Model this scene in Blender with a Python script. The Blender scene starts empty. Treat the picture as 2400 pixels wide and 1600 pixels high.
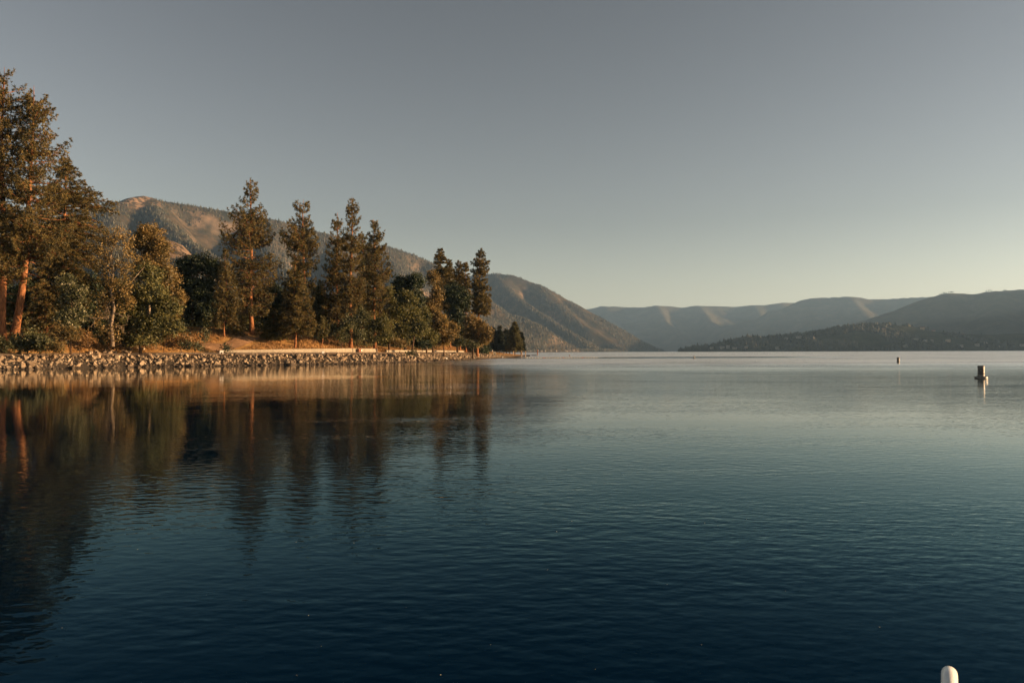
import bpy, bmesh, math, random
import numpy as np
from mathutils import Vector, Matrix

# ------------------------------------------------------------------ camera, sky, sun, exposure
SC = bpy.context.scene
COL = SC.collection
R = math.radians
F = 1867.0                      # focal length in photograph pixels (28 mm on a 36 mm wide frame)
CAM_H = 2.0
PITCH = math.atan(24.4 / F)
ROLL = R(0.19)

f0 = Vector((0, math.cos(PITCH), math.sin(PITCH)))
u0 = Vector((0, -math.sin(PITCH), math.cos(PITCH)))
r0 = Vector((1, 0, 0))
c_right = r0 * math.cos(ROLL) - u0 * math.sin(ROLL)
c_up = u0 * math.cos(ROLL) + r0 * math.sin(ROLL)

cam_data = bpy.data.cameras.new('camera')
cam = bpy.data.objects.new('camera', cam_data)
COL.objects.link(cam)
cam_data.lens = 28.0
cam_data.sensor_width = 36.0
cam_data.clip_start = 0.1
cam_data.clip_end = 40000
m = Matrix((c_right, c_up, -f0)).transposed().to_4x4()
m.translation = Vector((0, 0, CAM_H))
cam.matrix_world = m
SC.camera = cam

SUN_AZ, SUN_EL = R(91.5), R(6.8)      # azimuth clockwise from +Y (the way the camera looks)
sun_dir = Vector((math.sin(SUN_AZ) * math.cos(SUN_EL), math.cos(SUN_AZ) * math.cos(SUN_EL), math.sin(SUN_EL)))

world = bpy.data.worlds.new('World')
SC.world = world
world.use_nodes = True
wn = world.node_tree.nodes
wl = world.node_tree.links
wn.clear()
wo = wn.new('ShaderNodeOutputWorld')
bg = wn.new('ShaderNodeBackground')
sky = wn.new('ShaderNodeTexSky')
sky.sky_type = 'NISHITA'
sky.sun_disc = False
sky.sun_elevation = SUN_EL
sky.sun_rotation = SUN_AZ
sky.altitude = 330
sky.air_density = 1.0
sky.dust_density = 0.4
sky.ozone_density = 1.0
hs = wn.new('ShaderNodeHueSaturation')
hs.inputs['Saturation'].default_value = 0.43
wl.new(sky.outputs[0], hs.inputs['Color'])
wb = wn.new('ShaderNodeMix')
wb.data_type, wb.blend_type = 'RGBA', 'MULTIPLY'
wb.inputs[0].default_value = 1.0
wb.inputs[7].default_value = (0.639, 0.590, 0.566, 1)
wl.new(hs.outputs[0], wb.inputs[6])
gm = wn.new('ShaderNodeGamma')
gm.inputs[1].default_value = 1.60
wl.new(wb.outputs[2], gm.inputs[0])
wl.new(gm.outputs[0], bg.inputs[0])
bg.inputs[1].default_value = 0.05
wl.new(bg.outputs[0], wo.inputs[0])

sun_data = bpy.data.lights.new('sun', 'SUN')
sun = bpy.data.objects.new('sun', sun_data)
COL.objects.link(sun)
sun_data.energy = 5.0
sun_data.angle = R(0.5)
sun_data.color = (1.0, 0.61, 0.31)
sun.rotation_euler = sun_dir.to_track_quat('Z', 'Y').to_euler()
sun.location = (200, 0, 300)

SC.view_settings.view_transform = 'Standard'
SC.view_settings.look = 'None'
SC.view_settings.exposure = 1.7
SC.view_settings.gamma = 1.0
SC.view_settings.use_curve_mapping = False
SC.render.engine = 'CYCLES'
cy = SC.cycles
cy.max_bounces = 6
cy.diffuse_bounces = 2
cy.glossy_bounces = 3
cy.transmission_bounces = 2
cy.volume_bounces = 0
cy.transparent_max_bounces = 8
cy.sample_clamp_indirect = 4
cy.use_denoising = True
cy.use_adaptive_sampling = True
cy.adaptive_threshold = 0.015

# ------------------------------------------------------------------ helpers
def P(px, py, d):
    """World point on the ray through photograph pixel (px, py), at distance d ahead."""
    v = f0 * F + c_right * (px - 1200) + c_up * (800 - py)
    return Vector((0, 0, CAM_H)) + v * (d / v.y)

def hor(px):
    return 824.4 + (1200 - px) * math.tan(ROLL)

def hash2(ix, iy, seed):
    h = (ix.astype(np.int64) * 374761393 + iy.astype(np.int64) * 668265263 + seed * 144665) & 0xffffffff
    h = ((h ^ (h >> 13)) * 1274126177) & 0xffffffff
    return ((h ^ (h >> 16)) & 0xffff) / 65535.0

def vnoise(x, y, seed=0):
    ix, iy = np.floor(x), np.floor(y)
    fx, fy = x - ix, y - iy
    fx = fx * fx * fx * (fx * (fx * 6 - 15) + 10)
    fy = fy * fy * fy * (fy * (fy * 6 - 15) + 10)
    ix, iy = ix.astype(np.int64), iy.astype(np.int64)
    a, b = hash2(ix, iy, seed), hash2(ix + 1, iy, seed)
    c, d = hash2(ix, iy + 1, seed), hash2(ix + 1, iy + 1, seed)
    return (a * (1 - fx) + b * fx) * (1 - fy) + (c * (1 - fx) + d * fx) * fy

def fbm(x, y, seed=0, octs=4, ridged=False):
    s, a, t = 0, 1.0, 0
    for o in range(octs):
        n = vnoise(x * 2 ** o + 17.3 * o, y * 2 ** o - 9.1 * o, seed + o)
        if ridged:
            n = 1 - np.abs(2 * n - 1)
        s = s + n * a
        t += a
        a *= 0.5
    return s / t

def sstep(a, b, x):
    t = np.clip((x - a) / (b - a), 0, 1)
    return t * t * (3 - 2 * t)

def mesh(name, V, polys, mats=None, smooth=False, tone=None, mat_idx=None):
    """polys: list of (n, k) int arrays. tone: one float per polygon."""
    me = bpy.data.meshes.new(name)
    V = np.asarray(V, dtype=np.float32).reshape(-1, 3)
    polys = [np.asarray(p, dtype=np.int32) for p in polys if len(p)]
    nl = sum(p.size for p in polys)
    nf = sum(len(p) for p in polys)
    me.vertices.add(len(V))
    me.vertices.foreach_set('co', V.ravel())
    me.loops.add(nl)
    me.loops.foreach_set('vertex_index', np.concatenate([p.ravel() for p in polys]))
    me.polygons.add(nf)
    sizes = np.concatenate([np.full(len(p), p.shape[1], np.int32) for p in polys])
    starts = np.concatenate([[0], np.cumsum(sizes)[:-1]]).astype(np.int32)
    me.polygons.foreach_set('loop_start', starts)
    if mat_idx is not None:
        me.polygons.foreach_set('material_index', np.asarray(mat_idx, np.int32))
    me.polygons.foreach_set('use_smooth', np.full(nf, bool(smooth)))
    me.update(calc_edges=True)
    if tone is not None:
        a = me.attributes.new('tone', 'FLOAT', 'FACE')
        a.data.foreach_set('value', np.asarray(tone, np.float32))
    for mt in (mats if isinstance(mats, (list, tuple)) else [mats]):
        if mt:
            me.materials.append(mt)
    return me

def obj(name, me, parent=None, loc=None, **props):
    o = bpy.data.objects.new(name, me)
    COL.objects.link(o)
    if parent is not None:
        o.parent = parent
    if loc is not None:
        o.location = loc
    for k, v in props.items():
        if v is not None:
            o[k] = v
    return o

def thing(name, label, cat, loc=(0, 0, 0), rz=0.0, group=None):
    o = obj(name, None, None, loc, label=label, category=cat, group=group)
    o.empty_display_size = 0.3
    o.rotation_euler = (0, 0, rz)
    return o

class Geo:
    """Collects tubes, boxes, prisms ... as one mesh."""
    def __init__(s):
        s.V, s.Q, s.T, s.n = [], [], [], 0
    def add(s, V, quads=None, tris=None):
        V = np.asarray(V, float).reshape(-1, 3)
        s.V.append(V)
        if quads is not None and len(quads):
            s.Q.append(np.asarray(quads, np.int32) + s.n)
        if tris is not None and len(tris):
            s.T.append(np.asarray(tris, np.int32) + s.n)
        s.n += len(V)
    def tube(s, pts, radii, sides=8, cap=True):
        pts = np.asarray(pts, float)
        k = len(pts)
        tan = np.gradient(pts, axis=0)
        tan /= np.linalg.norm(tan, axis=1)[:, None] + 1e-9
        ref = np.array([0, 0, 1.0]) if abs(tan[0][2]) < 0.8 else np.array([1.0, 0, 0])
        a = np.cross(tan, ref)
        a /= np.linalg.norm(a, axis=1)[:, None] + 1e-9
        b = np.cross(tan, a)
        ph = np.arange(sides) * 2 * np.pi / sides
        ring = a[:, None] * np.cos(ph)[None, :, None] + b[:, None] * np.sin(ph)[None, :, None]
        V = pts[:, None] + ring * np.asarray(radii, float).reshape(-1, 1, 1)
        i = np.arange(k - 1)[:, None] * sides
        j = np.arange(sides)[None, :]
        j2 = (j + 1) % sides
        q = np.stack([i + j, i + j2, i + sides + j2, i + sides + j], -1).reshape(-1, 4)
        V = V.reshape(-1, 3)
        tr = []
        if cap:
            n = len(V)
            V = np.vstack([V, pts[0], pts[-1]])
            for jj in range(sides):
                tr.append((n, (jj + 1) % sides, jj))
                o = (k - 1) * sides
                tr.append((n + 1, o + jj, o + (jj + 1) % sides))
        s.add(V, q, tr)
    def box(s, c, size, rz=0.0, taper=1.0):
        x, y, z = np.array(size) / 2.0
        V = np.array([[-x, -y, -z], [x, -y, -z], [x, y, -z], [-x, y, -z],
                      [-x * taper, -y * taper, z], [x * taper, -y * taper, z], [x * taper, y * taper, z], [-x * taper, y * taper, z]])
        cr, sr = math.cos(rz), math.sin(rz)
        V = np.stack([V[:, 0] * cr - V[:, 1] * sr, V[:, 0] * sr + V[:, 1] * cr, V[:, 2]], 1) + np.array(c)
        s.add(V, [(0, 3, 2, 1), (4, 5, 6, 7), (0, 1, 5, 4), (1, 2, 6, 5), (2, 3, 7, 6), (3, 0, 4, 7)])
    def lathe(s, prof, sides=20, c=(0, 0, 0)):
        """prof: (radius, z) from bottom to top."""
        pts = np.array([[0, 0, z] for r, z in prof], float) + np.array(c)
        ph = np.arange(sides) * 2 * np.pi / sides
        ring = np.stack([np.cos(ph), np.sin(ph), ph * 0], 1)
        V = pts[:, None] + ring[None] * np.array([r for r, z in prof]).reshape(-1, 1, 1)
        i = np.arange(len(prof) - 1)[:, None] * sides
        j = np.arange(sides)[None, :]
        j2 = (j + 1) % sides
        s.add(V.reshape(-1, 3), np.stack([i + j, i + j2, i + sides + j2, i + sides + j], -1).reshape(-1, 4))
    def build(s, name, mats, smooth=False):
        return mesh(name, np.vstack(s.V), ([np.vstack(s.Q)] if s.Q else []) + ([np.vstack(s.T)] if s.T else []), mats, smooth)

# ------------------------------------------------------------------ materials
def nodes_of(name):
    mt = bpy.data.materials.new(name)
    mt.use_nodes = True
    nt = mt.node_tree
    nt.nodes.clear()
    out = nt.nodes.new('ShaderNodeOutputMaterial')
    return mt, nt, out

def N(nt, t, **kw):
    n = nt.nodes.new(t)
    for k, v in kw.items():
        setattr(n, k, v)
    return n

def ramp(nt, fac, stops):
    r = N(nt, 'ShaderNodeValToRGB')
    el = r.color_ramp.elements
    while len(el) < len(stops):
        el.new(0.5)
    for e, (p, c) in zip(el, stops):
        e.position = p
        e.color = (*c, 1) if len(c) == 3 else c
    nt.links.new(fac, r.inputs[0])
    return r.outputs[0]

def noise_out(nt, scale, detail=4, rough=0.6, stretch=None, out=0):
    tc = N(nt, 'ShaderNodeNewGeometry')
    v = tc.outputs['Position']
    if stretch:
        mp = N(nt, 'ShaderNodeMapping')
        mp.inputs['Scale'].default_value = stretch
        nt.links.new(v, mp.inputs[0])
        v = mp.outputs[0]
    n = N(nt, 'ShaderNodeTexNoise')
    n.inputs['Scale'].default_value = scale
    n.inputs['Detail'].default_value = detail
    n.inputs['Roughness'].default_value = rough
    nt.links.new(v, n.inputs['Vector'])
    return n.outputs[out]

def principled(nt, out, rough=0.9, spec=0.2):
    b = N(nt, 'ShaderNodeBsdfPrincipled')
    b.inputs['Roughness'].default_value = rough
    b.inputs['Specular IOR Level'].default_value = spec
    nt.links.new(b.outputs[0], out.inputs['Surface'])
    return b

def bump(nt, b, height, strength=0.5, dist=0.05):
    bp = N(nt, 'ShaderNodeBump')
    bp.inputs['Strength'].default_value = strength
    bp.inputs['Distance'].default_value = dist
    nt.links.new(height, bp.inputs['Height'])
    nt.links.new(bp.outputs[0], b.inputs['Normal'])

def mixc(nt, fac, a, b):
    mx = N(nt, 'ShaderNodeMix', data_type='RGBA')
    for s, v in ((mx.inputs[6], a), (mx.inputs[7], b)):
        if isinstance(v, tuple):
            s.default_value = (*v, 1)
        else:
            nt.links.new(v, s)
    if isinstance(fac, float):
        mx.inputs[0].default_value = fac
    else:
        nt.links.new(fac, mx.inputs[0])
    return mx.outputs[2]

def math_(nt, op, a, b=None, clamp=False):
    n = N(nt, 'ShaderNodeMath', operation=op, use_clamp=clamp)
    for s, v in ((n.inputs[0], a), (n.inputs[1], b)):
        if v is None:
            continue
        if isinstance(v, (int, float)):
            s.default_value = v
        else:
            nt.links.new(v, s)
    return n.outputs[0]

def mat_noise(name, stops, scale=3.0, rough=0.9, spec=0.2, detail=5, stretch=None, bmp=None, bscale=None):
    mt, nt, out = nodes_of(name)
    b = principled(nt, out, rough, spec)
    h = noise_out(nt, scale, detail, 0.65, stretch)
    nt.links.new(ramp(nt, h, stops), b.inputs['Base Color'])
    if bmp:
        h2 = noise_out(nt, bscale or scale * 4, 5, 0.7, stretch)
        bump(nt, b, h2, 0.8, bmp)
    return mt

def mat_leaf(name, dark, light, transl=0.25, rough=0.6):
    """Leaf colour runs from dark to light with the 'tone' of each leaf, plus a broad drift through the tree."""
    mt, nt, out = nodes_of(name)
    at = N(nt, 'ShaderNodeAttribute', attribute_name='tone')
    h = noise_out(nt, 0.35, 2)
    t = math_(nt, 'ADD', math_(nt, 'MULTIPLY', math_(nt, 'POWER', at.outputs['Fac'], 1.8), 1.35), math_(nt, 'MULTIPLY', math_(nt, 'SUBTRACT', h, 0.42), 1.2), True)
    c = ramp(nt, t, [(0.0, dark), (1.0, light)])
    b = N(nt, 'ShaderNodeBsdfDiffuse')
    tr = N(nt, 'ShaderNodeBsdfTranslucent')
    gl = N(nt, 'ShaderNodeBsdfGlossy')
    gl.inputs['Roughness'].default_value = rough
    gl.inputs['Color'].default_value = (1, 1, 1, 1)
    nt.links.new(c, b.inputs[0])
    nt.links.new(c, tr.inputs[0])
    mx = N(nt, 'ShaderNodeMixShader')
    mx.inputs[0].default_value = transl
    nt.links.new(b.outputs[0], mx.inputs[1])
    nt.links.new(tr.outputs[0], mx.inputs[2])
    mx2 = N(nt, 'ShaderNodeMixShader')
    mx2.inputs[0].default_value = 0.025
    nt.links.new(mx.outputs[0], mx2.inputs[1])
    nt.links.new(gl.outputs[0], mx2.inputs[2])
    nt.links.new(mx2.outputs[0], out.inputs['Surface'])
    return mt

M = {}
M['needle'] = mat_leaf('pine needles', (0.008, 0.021, 0.011), (0.205, 0.152, 0.044), 0.28)
M['needle_green'] = mat_leaf('green needles', (0.026, 0.036, 0.015), (0.17, 0.145, 0.045), 0.3)
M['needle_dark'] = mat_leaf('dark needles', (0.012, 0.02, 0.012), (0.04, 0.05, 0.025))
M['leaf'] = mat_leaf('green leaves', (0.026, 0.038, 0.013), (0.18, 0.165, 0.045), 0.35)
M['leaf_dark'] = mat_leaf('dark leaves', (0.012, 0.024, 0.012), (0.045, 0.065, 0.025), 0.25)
M['leaf_olive'] = mat_leaf('olive leaves', (0.055, 0.05, 0.018), (0.30, 0.20, 0.06), 0.35)
M['leaf_blue'] = mat_leaf('grey green leaves', (0.026, 0.036, 0.016), (0.13, 0.13, 0.05), 0.3)
M['leaf_brown'] = mat_leaf('brown leaves', (0.10, 0.055, 0.02), (0.26, 0.15, 0.05), 0.3)
M['flower'] = mat_leaf('cream blossom', (0.45, 0.40, 0.25), (0.75, 0.7, 0.5), 0.2)
M['grass'] = mat_leaf('dry grass', (0.20, 0.105, 0.03), (0.46, 0.27, 0.10), 0.3)
M['bark_pine'] = mat_noise('red pine bark', [(0.3, (0.05, 0.022, 0.012)), (0.5, (0.22, 0.095, 0.042)), (0.75, (0.36, 0.18, 0.085))], 2.2, 0.9, 0.1, 5, (3, 3, 0.7), 0.05)
M['bark_dark'] = mat_noise('dark bark', [(0.3, (0.03, 0.02, 0.014)), (0.7, (0.12, 0.075, 0.045))], 3, 0.9, 0.1, 5, (3, 3, 0.8), 0.04)
M['bark_pale'] = mat_noise('pale bark', [(0.3, (0.10, 0.075, 0.055)), (0.7, (0.30, 0.24, 0.17))], 3, 0.9, 0.1, 5, (3, 3, 1), 0.03)
M['wood'] = mat_noise('weathered wood', [(0.3, (0.22, 0.14, 0.075)), (0.7, (0.48, 0.34, 0.2))], 3, 0.85, 0.2, 5, (4, 4, 0.6), 0.01)
M['wood_red'] = mat_noise('rusty brown panel', [(0.3, (0.10, 0.035, 0.018)), (0.7, (0.22, 0.075, 0.035))], 4, 0.7, 0.3, 5)
M['white'] = mat_noise('white paint', [(0.25, (0.55, 0.54, 0.5)), (0.55, (0.8, 0.79, 0.75))], 5, 0.45, 0.5)
M['buoy'] = mat_noise('weathered grey white plastic', [(0.25, (0.075, 0.08, 0.075)), (0.6, (0.15, 0.15, 0.14))], 5, 0.45, 0.5)
M['white_gloss'] = mat_noise('glossy white paint', [(0.2, (0.62, 0.62, 0.6)), (0.5, (0.8, 0.8, 0.78))], 9, 0.22, 0.5)
M['black'] = mat_noise('black rubber', [(0.3, (0.008, 0.008, 0.009)), (0.7, (0.03, 0.03, 0.03))], 6, 0.6, 0.3)
M['orange'] = mat_noise('orange plastic', [(0.3, (0.55, 0.13, 0.03)), (0.7, (0.75, 0.22, 0.05))], 4, 0.5, 0.4)
M['concrete'] = mat_noise('pale concrete', [(0.25, (0.19, 0.17, 0.13)), (0.6, (0.27, 0.24, 0.185))], 1.6, 0.95, 0.1, 7, (1, 1, 0.5), 0.01, 9)
M['gravel'] = mat_noise('path gravel', [(0.3, (0.22, 0.16, 0.11)), (0.7, (0.40, 0.31, 0.22))], 2.0, 0.95, 0.1, 8, None, 0.03, 12)
M['track'] = mat_noise('trodden soil', [(0.3, (0.15, 0.085, 0.045)), (0.7, (0.33, 0.20, 0.11))], 1.2, 0.95, 0.1, 8, None, 0.05, 6)
M['roof'] = mat_noise('roof shingle', [(0.3, (0.12, 0.11, 0.11)), (0.7, (0.3, 0.27, 0.24))], 2, 0.8, 0.2)
M['roof_red'] = mat_noise('red brown roof', [(0.3, (0.22, 0.09, 0.05)), (0.7, (0.34, 0.16, 0.1))], 2, 0.8, 0.2)
M['house'] = mat_noise('house wall', [(0.3, (0.22, 0.205, 0.18)), (0.7, (0.36, 0.34, 0.31))], 0.4, 0.8, 0.2)
M['house_tan'] = mat_noise('tan house wall', [(0.3, (0.34, 0.25, 0.17)), (0.7, (0.5, 0.4, 0.28))], 0.4, 0.8, 0.2)
M['glass'] = mat_noise('window glass', [(0.3, (0.015, 0.018, 0.02)), (0.7, (0.03, 0.034, 0.04))], 1, 0.08, 0.6)

# pale quarried rock: each stone its own shade, darker by the waterline for lake wetness and painted-in shade
mt, nt, out = nodes_of('riprap rock')
b = principled(nt, out, 0.85, 0.25)
g = N(nt, 'ShaderNodeNewGeometry')
base = ramp(nt, g.outputs['Random Per Island'], [(0.0, (0.08, 0.06, 0.045)), (0.25, (0.19, 0.15, 0.11)), (0.6, (0.31, 0.255, 0.19)), (1.0, (0.44, 0.375, 0.285))])
oi = N(nt, 'ShaderNodeObjectInfo')
tint = ramp(nt, oi.outputs['Random'], [(0.0, (0.72, 0.70, 0.68)), (0.5, (1, 0.97, 0.92)), (1.0, (1, 0.92, 0.82))])
mul = N(nt, 'ShaderNodeMix', data_type='RGBA', blend_type='MULTIPLY')
mul.inputs[0].default_value = 1
nt.links.new(base, mul.inputs[6]); nt.links.new(tint, mul.inputs[7])
h = noise_out(nt, 4.0, 6, 0.7)
mott = ramp(nt, h, [(0.3, (0.6, 0.58, 0.56)), (0.65, (1.05, 1.03, 1.0))])
mul2 = N(nt, 'ShaderNodeMix', data_type='RGBA', blend_type='MULTIPLY')
mul2.inputs[0].default_value = 1
nt.links.new(mul.outputs[2], mul2.inputs[6]); nt.links.new(mott, mul2.inputs[7])
sep = N(nt, 'ShaderNodeSeparateXYZ')
nt.links.new(g.outputs['Position'], sep.inputs[0])
wet_shade = math_(nt, 'MULTIPLY', math_(nt, 'SUBTRACT', 0.42, math_(nt, 'ADD', sep.outputs[2], math_(nt, 'MULTIPLY', math_(nt, 'SUBTRACT', h, 0.5), 0.5))), 4.0, True)
col = mixc(nt, wet_shade, mul2.outputs[2], (0.07, 0.055, 0.04))
nt.links.new(col, b.inputs['Base Color'])
bump(nt, b, noise_out(nt, 6, 6, 0.7), 0.8, 0.06)
M['rock'] = mt
# ------------------------------------------------------------------ the lake shore (signed distance to the waterline)
def waterline(px, py):
    dip = py - hor(px)
    d = CAM_H * F / dip
    return ((px - 1200) / F * d, d)

SHORE = [(-330, -160), (-200, -40), (-130, 35), (-95, 62), (-76, 82)] + [waterline(*p) for p in
         [(0, 867), (150, 864), (300, 861), (440, 859), (570, 857), (700, 855), (840, 852.5), (960, 849.5), (1040, 846), (1100, 843.3), (1160, 840.8), (1200, 838.2)]] + \
        [(5.2, 322), (8.5, 350), (9.5, 385), (6, 415), (-10, 445), (-40, 500), (-90, 640), (-150, 850), (-240, 1400), (-180, 2200),
         (50, 2620), (160, 3200), (390, 3700), (600, 4150), (800, 4480), (900, 4640), (920, 4800), (760, 5200), (500, 6000), (400, 8000)]
SHORE = np.array(SHORE)

def shore_dist(x, y):
    """Distance inland from the waterline (negative over the lake)."""
    x = np.asarray(x, float); y = np.asarray(y, float)
    best = np.full(x.shape, 1e18); sign = np.ones(x.shape)
    for a, b in zip(SHORE[:-1], SHORE[1:]):
        e = b - a
        L = e @ e
        t = np.clip(((x - a[0]) * e[0] + (y - a[1]) * e[1]) / L, 0, 1)
        dx, dy = x - a[0] - t * e[0], y - a[1] - t * e[1]
        d2 = dx * dx + dy * dy
        cr = e[0] * (y - a[1]) - e[1] * (x - a[0])       # > 0 on the left of the shoreline: land
        up = d2 < best - 1e-9
        best = np.where(up, d2, best)
        sign = np.where(up, np.where(cr >= 0, 1.0, -1.0), sign)
    return np.sqrt(best) * sign

def H(x, y, detail=True):
    x = np.asarray(x, float); y = np.asarray(y, float)
    t = shore_dist(x, y)
    low = sstep(205, 300, y)                       # the bank runs out to a low beach at the point
    z = np.interp(t, [-60, -12, 0, 2.8, 3.6, 8.4, 9.2, 16, 30, 60, 250], [-5, -3, -0.25, 1.5, 1.68, 2.1, 2.35, 4.0, 6.4, 8.5, 20])
    zb = np.interp(t, [-60, -12, 0, 4, 9, 20, 60, 250], [-5, -1.5, -0.1, 0.45, 1.0, 2.2, 5, 18])
    z = z * (1 - low) + zb * low
    if detail:
        k = sstep(9, 16, t) * (1 - 0.5 * low)
        z = z + k * (fbm(x / 7, y / 7, 3, 3) - 0.5) * 1.5
        z = z + 0.08 * (fbm(x / 1.3, y / 1.3, 8, 2) - 0.5) * sstep(0, 3, t)
        # a worn gap where the track climbs away from the path
        z = z + 0.8 * np.exp(-((x + 34) / 8) ** 2 - ((y - 147) / 6) ** 2) * sstep(9.5, 13, t)
        # left bank, gravel shoulder and the sunlit grass mound by the point
        z = z + 0.35 * sstep(8.2, 9.5, t) * sstep(-44, -50, x) * (1 - low)
        z = z + 1.3 * np.exp(-((x + 11.5) / 7) ** 2 - ((y - 228) / 14) ** 2) * sstep(8.5, 14, t)
    return z

def h1(x, y):
    return float(H(np.array([x]), np.array([y]))[0])

def grid_mesh(name, x, y, z, mat, **props):
    nx, ny = len(x), len(y)
    X, Y = np.meshgrid(x, y)
    V = np.stack([X, Y, z], -1).reshape(-1, 3)
    i = np.arange(ny - 1)[:, None] * nx + np.arange(nx - 1)[None, :]
    q = np.stack([i, i + 1, i + nx + 1, i + nx], -1).reshape(-1, 4)
    return obj(name, mesh(name, V, [q], mat, True), **props)

# ground of the near shore
mt, nt, out = nodes_of('shore ground')
b = principled(nt, out, 0.95, 0.1)
n1 = noise_out(nt, 0.35, 6, 0.7)
n2 = noise_out(nt, 3.0, 6, 0.7)
c1 = ramp(nt, n1, [(0.3, (0.20, 0.12, 0.05)), (0.5, (0.44, 0.26, 0.10)), (0.7, (0.56, 0.36, 0.15))])
c2 = ramp(nt, n2, [(0.3, (0.5, 0.45, 0.42)), (0.7, (1.1, 1.08, 1.0))])
ml = N(nt, 'ShaderNodeMix', data_type='RGBA', blend_type='MULTIPLY')
ml.inputs[0].default_value = 1
nt.links.new(c1, ml.inputs[6]); nt.links.new(c2, ml.inputs[7])
gap_shade = N(nt, 'ShaderNodeAttribute', attribute_name='bank')
nt.links.new(mixc(nt, gap_shade.outputs['Fac'], ml.outputs[2], (0.045, 0.038, 0.03)), b.inputs['Base Color'])  # dark soil under the riprap, darkened so gaps between stones read as shade
bump(nt, b, n2, 0.8, 0.08)
M['ground'] = mt

gx = np.arange(-150, 24, 1.25)
gy = np.arange(-60, 500, 1.35)
GX, GY = np.meshgrid(gx, gy)
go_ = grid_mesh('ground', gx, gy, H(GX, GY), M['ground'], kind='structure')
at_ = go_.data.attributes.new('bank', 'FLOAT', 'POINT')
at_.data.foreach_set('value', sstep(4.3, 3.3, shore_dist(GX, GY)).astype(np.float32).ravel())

def ribbon(name, line, t0, t1, mat, lift=0.05, n=90, nw=5):
    """A strip that lies on the ground: line is a list of ((x0, y0), (x1, y1)) edge pairs."""
    a = np.array([p[0] for p in line], float); c = np.array([p[1] for p in line], float)
    s = np.linspace(0, len(line) - 1, n)
    ai = np.stack([np.interp(s, range(len(line)), a[:, k]) for k in (0, 1)], 1)
    ci = np.stack([np.interp(s, range(len(line)), c[:, k]) for k in (0, 1)], 1)
    w = np.linspace(0, 1, nw)
    XY = ai[:, None] * (1 - w[None, :, None]) + ci[:, None] * w[None, :, None]
    z = H(XY[..., 0], XY[..., 1]) + lift
    V = np.concatenate([XY, z[..., None]], -1).reshape(-1, 3)
    i = np.arange(n - 1)[:, None] * nw + np.arange(nw - 1)[None, :]
    q = np.stack([i, i + 1, i + nw + 1, i + nw], -1).reshape(-1, 4)
    return obj(name, mesh(name, V, [q], mat, True), kind='structure')

# points along the bank, at a distance t inland of the waterline
near = SHORE[2:20]
seg = np.linalg.norm(np.diff(near, axis=0), axis=1)
cum = np.concatenate([[0], np.cumsum(seg)])
def along(s, t=0.0):
    s = np.asarray(s, float)
    p = np.stack([np.interp(s, cum, near[:, k]) for k in (0, 1)], -1)
    q = np.stack([np.interp(s + 6, cum, near[:, k]) - np.interp(s - 6, cum, near[:, k]) for k in (0, 1)], -1)
    q /= np.linalg.norm(q, axis=-1, keepdims=True) + 1e-9
    nrm = np.stack([-q[..., 1], q[..., 0]], -1)
    return p + nrm * np.asarray(t, float)[..., None], np.arctan2(q[..., 1], q[..., 0])
s_of_px = lambda px: float(np.interp(px, [0, 150, 300, 440, 570, 700, 840, 960, 1040, 1100, 1160, 1200],
                                     [cum[3 + k] for k in range(12)]))

ss = np.linspace(4, cum[-4], 60)
pin, _ = along(ss, np.full(60, 3.9)); pout, _ = along(ss, np.full(60, 7.2))
ribbon('gravel_path', list(zip(pin.tolist(), pout.tolist())), 0, 1, M['gravel'], 0.05, 160, 6)
tr = [(470, 131, 470, 127.5), (520, 133.5, 530, 128.5), (570, 141.5, 588, 138.5), (615, 150, 630, 147.5), (660, 156, 665, 153), (720, 163, 720, 160)]
xx = lambda px, d: ((px - 1200) / F * d, d)
ribbon('dirt_track', [(xx(a, c), xx(p, q)) for a, c, p, q in tr], 0, 1, M['track'], 0.09, 60, 5)

# ------------------------------------------------------------------ water
mt, nt, out = nodes_of('lake water')
geo = N(nt, 'ShaderNodeNewGeometry')
POS = geo.outputs['Position']

def vec_noise(vec, scale, stretch, rot=0.0, detail=2.0, rough=0.5, out=0, dist=0.0):
    mp = N(nt, 'ShaderNodeMapping')
    mp.inputs['Scale'].default_value = stretch
    mp.inputs['Rotation'].default_value = (0, 0, rot)
    nt.links.new(vec, mp.inputs[0])
    n = N(nt, 'ShaderNodeTexNoise')
    n.noise_dimensions = '2D'
    n.inputs['Scale'].default_value = scale
    n.inputs['Detail'].default_value = detail
    n.inputs['Roughness'].default_value = rough
    n.inputs['Distortion'].default_value = dist
    nt.links.new(mp.outputs[0], n.inputs['Vector'])
    return n.outputs[out]

sp = N(nt, 'ShaderNodeSeparateXYZ')
nt.links.new(POS, sp.inputs[0])
def mrange(v, a, b_, lo, hi):
    r = N(nt, 'ShaderNodeMapRange')
    r.interpolation_type = 'SMOOTHSTEP'
    nt.links.new(v, r.inputs[0])
    for i, k in enumerate((a, b_, lo, hi)):
        r.inputs[1 + i].default_value = k
    return r.outputs[0]
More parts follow.
